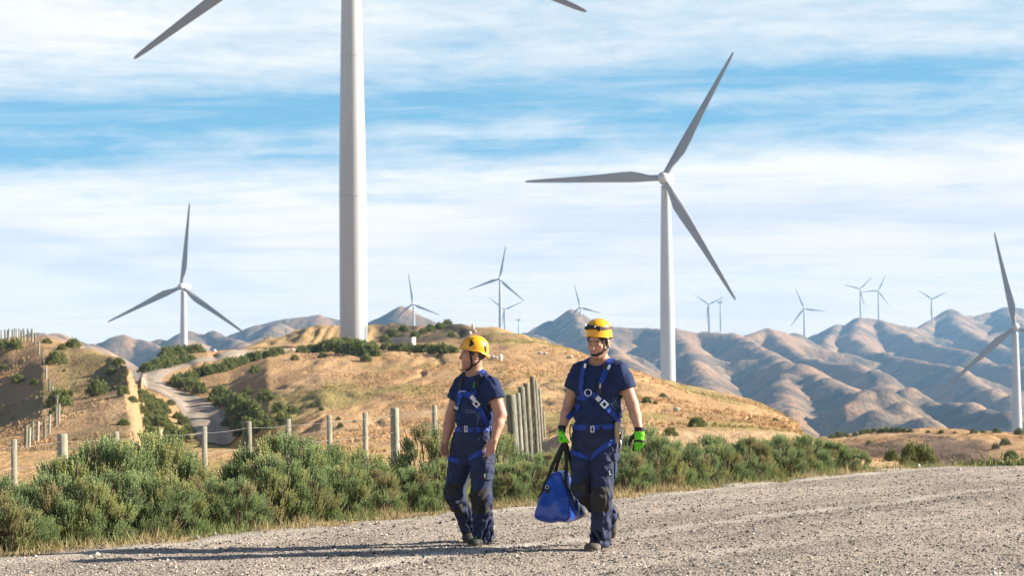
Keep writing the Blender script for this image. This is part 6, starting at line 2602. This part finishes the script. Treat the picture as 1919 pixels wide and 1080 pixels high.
    piece('knee_patch', ft, lambda q: q.slabcone(RK + UP * .085 + Fw * .05, RK + ds * .20 + Fw * .02, .082, .070, .085, .075, Lx, .01, True, p=4), M_PAD, trous, .0045)
    cp = J(352, 668, -.16)
    piece('cargo_pocket', ft, lambda q: q.slabcone(cp + UP * .08, cp - UP * .10, .060, .060, .10, .10, Fw, .006, True, p=6), M_TROUSER, trous, .010)
    piece('pocket_flap', ft, lambda q: q.slabcone(cp + UP * .09, cp + UP * .03, .066, .062, .105, .105, Fw, .006, True, p=6), M_TROUSER, trous, .015)
    dr = Dress(A, [(shirt_v, shirt_f), (tr_v, tr_f)])
    both = fs.copy()
    both.D = np.minimum(fs.D, ft.D)
    bc = J(292, 504, 0)
    bn = nrm(UP + Fw * .05)

    def slab(q, c0, n0, hw):
        gx, gy, gz = q.grid()
        return (np.abs((gx - c0[0]) * n0[0] + (gy - c0[1]) * n0[1] + (gz - c0[2]) * n0[2]) - hw).astype(np.float32)

    def belt(q):
        b = blank(q)
        b.slabcone(bc + UP * .08, bc - UP * .08, .185, .185, .16, .16, Lx, .005, True)
        q.D = np.maximum(slab(q, bc, bn, .0225), b.D)
    har = piece('harness', both, belt, M_WEB, body, .007)

    def loop(a0, a1, c, rad):
        n0 = nrm(np.cross(a1 - a0, nrm(Fw + UP * .12)))

        def fn(q):
            b = blank(q)
            b.cone(c[0], c[1], rad, rad, .005)
            q.D = np.maximum(slab(q, a0, n0, .0205), b.D)
        piece('leg_strap', ft, fn, M_WEB, har, .007)
    loop(J(193, 628, .06), J(266, 650, -.04), (J(232, 560, .07), J(226, 700, .03)), .112)
    loop(J(272, 650, -.05), J(345, 600, -.16), (J(322, 540, -.07), J(322, 690, -.12)), .110)
    W44 = .042
    strap(dr, 'shoulder_strap', [(232, 350), (236, 310), (246, 272), (258, 258)], .046, M_BLACKWEB, har, [(262, 262), (280, 300), (305, 400), (320, 490)])
    strap(dr, 'shoulder_strap', [(292, 352), (304, 310), (322, 275), (335, 258)], .046, M_BLACKWEB, har, [(335, 262), (320, 310), (290, 400), (265, 490)])
    strap(dr, 'chest_strap', [(226, 385), (228, 350), (240, 352), (262, 358), (285, 378), (300, 400), (325, 445), (345, 485), (352, 498)], W44, M_WEB, har)
    strap(dr, 'chest_strap', [(220, 425), (225, 400), (232, 372), (242, 356), (268, 362)], W44, M_WEB, har)
    strap(dr, 'chest_strap', [(290, 340), (286, 360), (276, 368)], W44, M_WEB, har)
    strap(dr, 'shoulder_pad', [(312, 285), (326, 266), (336, 258)], .040, M_WEB, har, None, .004, .010)
    plate(dr, 'buckle', 300, 398, .050, .044, -48, M_SILVER, har, .007, .014, True)
    plate(dr, 'strap_label', 285, 376, .048, .034, -46, M_LABEL, har, .003, .010)
    plate(dr, 'buckle', 217, 422, .044, .044, -20, M_BLACKPL, har, .010, .014)
    plate(dr, 'buckle_frame', 220, 415, .034, .020, -20, M_SILVER, har, .005, .020, True)
    plate(dr, 'buckle', 316, 285, .050, .040, 35, M_BLACKPL, har, .012, .014)
    plate(dr, 'buckle_frame', 319, 283, .016, .034, 35, M_SILVER, har, .005, .022)
    mb = MB()
    h = dr.hit(243, 352)
    a = np.linspace(0.1, math.pi - .1, 14)
    mb.tube([h[0] + np.array([0, -.022, 0]) + np.array([math.cos(t) * .034, 0, math.sin(t) * .012]) for t in a], .0038, 7)
    mb.build('d_ring', M_SILVER, har)
    plate(dr, 'green_tag', 290, 322, .014, .050, -8, M_GREENTAG, har, .004, .010)
    plate(dr, 'belt_buckle', 243, 505, .030, .048, 0, M_DARKMETAL, har, .009, .014, True)
    plate(dr, 'belt_buckle', 258, 505, .026, .050, 0, M_STEEL, har, .008, .014, True)
    plate(dr, 'belt_loop', 290, 504, .012, .050, 0, M_BLACKWEB, har, .006, .011)
    plate(dr, 'belt_loop', 320, 502, .014, .050, 0, M_BLACKWEB, har, .006, .011)
    mb = MB()
    c = J(361, 505, -.17)
    a = np.linspace(0, 2 * math.pi, 18)
    mb.tube([c + Lx * math.cos(t) * .022 + UP * math.sin(t) * .030 for t in a], .005, 7, False)
    mb.build('d_ring', M_SILVER, har)
    mb = MB()
    mb.tube([c - UP * .02, c - UP * .07 + Lx * .01, c - UP * .10], [.014, .016, .010], 8)
    mb.build('gear_loop', M_BLACKPL, har)
    c = J(206, 512, .12)
    MB().tube([c + Lx * math.cos(t) * .018 + UP * math.sin(t) * .030 for t in a], .005, 7, False).build('gear_loop', M_TAN, har)
    print_lines(dr, 'shirt_print', [[(250, 428), (300, 424)], [(252, 436), (298, 430)], [(258, 440), (290, 436)], [(256, 422), (296, 438)], [(298, 428), (304, 480)], [(300, 440), (308, 456), (302, 490)], [(306, 430), (316, 470)]], M_PRINT, shirt)
    plate(dr, 'logo', 333, 702, .010, .024, 0, M_LABEL, trous, .003, .018)
    plate(dr, 'logo', 334, 714, .012, .010, 0, M_LOGO, trous, .003, .018)
    # bracelet-ring on the right hand
    # shoes
    gz = lambda q: np.array([q[0], q[1], 0.012])
    heel, toe = gz(J(362, 990, -.03)), gz(J(266, 1003, -.19))
    boot(body, heel, toe, heel + UP * .10 + nrm(toe - heel) * .05, M_SHOE, mat('lime_lace', (0.16, 0.55, 0.03), .7), .050)
    to2 = gz(J(258, 992, .14))
    hl2 = J(288, 922, .36)
    boot(body, hl2, to2, RA, M_SHOE, bpy.data.materials['lime_lace'], .048)
    # head gear
    eyes(Lh, .98, body, (0, .0))
    fh = Field(O - .18, O + .18, .0050)
    fh.ell(Lh(0, -.014, .030), M, np.array((.0755, .0995, .091)) * .98, .01)
    for sx in (1, -1):
        fh.cone(Lh(sx * .072, .018, .02), Lh(sx * .072, .012, -.012), .008, .005, .01)
    fh.ell(Lh(0, .100, -.040), M, np.array((.072, .076, .104)), .012, 'cut')
    fh.ell(Lh(0, .03, -.125), M, np.array((.115, .125, .088)), .012, 'cut')
    for sx in (1, -1):
        fh.ell(Lh(sx * .075, -.006, -.012), M, np.array((.026, .021, .030)), .004, 'cut')
    vv, ff = fh.mesh(1)
    add_mesh('hair', vv, ff, M_HAIR2, body)
    hel, sh = build_helmet(Lh, M, .98, body, '', .010, True, (.100, .121, .107))
    hd_ = Dress(A, [(v, f)])
    strap(hd_, 'chin_strap', [(272, 178), (276, 205), (280, 230), (274, 246), (262, 256), (250, 256)], .016, M_BLACKWEB, hel, None, .003, .003, 3)
    strap(hd_, 'chin_strap', [(318, 208), (305, 224), (290, 234), (280, 238)], .014, M_BLACKWEB, hel, None, .003, .003, 2)
    return A, body


W2 = build_worker_right()
W1 = build_worker_left()


def build_bag():
    A, _, RW, hr, Fw, Lx = W2
    J = A.J
    UP = np.array([0, 0, 1.0])
    ax = nrm(np.array([-.36, -.93, 0]))                 # the bag hangs with one end towards the camera
    lat = np.cross(ax, UP)
    c = J(652, 800, .10)
    lo, hi = c - np.array([.55, .5, .42]), c + np.array([.55, .5, .42])
    fd = Field(lo, hi, .0075)
    hl = .21
    bot, top = J(652, 893, .10), J(657, 688, .10)
    cb = np.array([c[0], c[1], bot[2] + .075])

    def prim(x, y, z):
        dx, dy, dz = x - cb[0], y - cb[1], z - cb[2]
        a = dx * ax[0] + dy * ax[1]
        l = dx * lat[0] + dy * lat[1]
        hgt = top[2] - cb[2]
        # the cloth bag as the smooth meeting of sloping panels
        w0, w1, e0, e1 = .158, .046, .215, .09
        sw_, se_ = (w0 - w1) / hgt, (e0 - e1) / hgt
        up_side = (np.abs(l) - (w0 - sw_ * (dz - .02))) / math.hypot(1, sw_)
        lo_side = (np.abs(l) - (w0 + .02 + .35 * dz)) / math.hypot(1, .35)
        up_end = (np.abs(a) - (e0 - se_ * (dz - .01))) / math.hypot(1, se_)
        lo_end = (np.abs(a) - (e0 + .01 + .30 * dz)) / math.hypot(1, .30)
        bottom = -(dz + .072 + .012 * np.cos(9 * l))
        roof = dz - hgt
        d = up_side
        for q, k in ((lo_side, .09), (up_end, .045), (lo_end, .06), (bottom, .065), (roof, .02)):
            d = -smin(-d, -q, k)
        t_ = np.clip(dz / hgt, 0, 1)
        fold = np.sin(34 * l + 5 * np.sin(9 * a) + 6 * dz) * t_ * .006 + np.sin(21 * dz + 17 * l + 4 * np.sin(13 * a)) * .0045
        return d + fold + .0035 * np.sin(47 * l - 23 * dz + 11 * a)
    fd.put(prim, lo, hi, .001)
    v, f = fd.mesh(2)
    m = mat('blue_pvc_tarpaulin', (0.010, 0.058, 0.35), 0.28, spec=0.5, coat=0.25, var=(5, (0.008, 0.044, 0.28), .4, .65), bump=(9, .55, .03, 3))
    bag = add_mesh('bag', v, f, m, None, tuple(c))
    tag(bag, 'glossy blue tarpaulin holdall with black carry straps in the gloved hand', 'bag')
    bvh = BVHTree.FromPolygons([tuple(q) for q in v], [tuple(q) for q in f])
    # handles: two loops meeting in the fist
    fist = RW + nrm(hr['d']) * .10 + Lx * .035
    for sgn, off in ((1, .0), (-1, .02)):
        for e in (-.09, .10):
            base = np.array([c[0], c[1], top[2] - .10]) + ax * e + lat * sgn * .060
            h = bvh.find_nearest(Vector(base))
            b0 = np.array(h[0])
            nn = np.array(h[1])
            mid = (b0 + fist) / 2 + lat * sgn * .015
            pts = resample([b0 - UP * .16 + nn * .02 + lat * sgn * .05, b0 + nn * .006, mid, fist + ax * e * .12 + UP * .012], .015)
            # lower tail follows the cloth
            for i, q in enumerate(pts):
                if q[2] < b0[2]:
                    hh = bvh.find_nearest(Vector(q))
                    pts[i] = np.array(hh[0]) + np.array(hh[1]) * .004
            pts = soften(pts, 3)
            nv = np.tile(nrm(lat * sgn * .35 + np.array([0, -1.0, 0])), (len(pts), 1))
            vv, qq = ribbon(pts, nv, .028, .004)
            add_mesh('handle', vv, qq, M_BLACKWEB, bag, smooth=False)
    # seam piping down the near end and a small side ring
    hit = bvh.ray_cast(CAM, ray(760 + 600 / 2.25, 580 + 756 / 2.25))
    if hit[0] is not None:
        p, n = np.array(hit[0]), np.array(hit[1])
        if n[1] > 0:
            n = -n
        up = nrm(UP - n * n[2])
        rt = np.cross(up, n)
        Mx = np.stack([rt, up, n], 1)
        MB().box(p + n * .004 - up * .012, .034, .055, .006, Mx).build('ring_tab', M_BLACKWEB, bag, smooth=False)
        a = np.linspace(0, 2 * math.pi, 16)
        MB().tube([p + n * .012 + rt * math.cos(t) * .017 + up * (math.sin(t) * .013 + .006) for t in a], .003, 6, False).build('tab_ring', M_SILVER, bag)
    seam = []
    for q in resample([(668, 690), (678, 740), (694, 800), (712, 850), (722, 876)], 6):
        hit = bvh.ray_cast(CAM, ray(760 + q[0] / 2.25, 580 + q[1] / 2.25))
        if hit[0] is not None:
            seam.append(np.array(hit[0]) + np.array([0, -.003, 0]))
    if len(seam) > 4:
        MB().tube(soften(np.array(seam), 3), .004, 6).build('seam', m, bag)


build_bag()

# ------------------------------------------------------------------ haze: one closed box of thin air round everything
def build_haze():
    mb = MB()
    mb.box((0, 2840, -75), 7000, 5720, 660)
    m = bpy.data.materials.new('haze_air')
    m.use_nodes = True
    nt = m.node_tree
    nt.nodes.clear()
    pv = nt.nodes.new('ShaderNodeVolumePrincipled')
    pv.inputs['Color'].default_value = (0.32, 0.63, 1.0, 1)
    pv.inputs['Density'].default_value = 9.0e-5
    pv.inputs['Anisotropy'].default_value = 0.0
    out = nt.nodes.new('ShaderNodeOutputMaterial')
    nt.links.new(pv.outputs[0], out.inputs['Volume'])
    o = mb.build('haze', m, smooth=False)
    tag(o, 'thin bluish haze over the far hills', None, None, 'stuff')


build_haze()
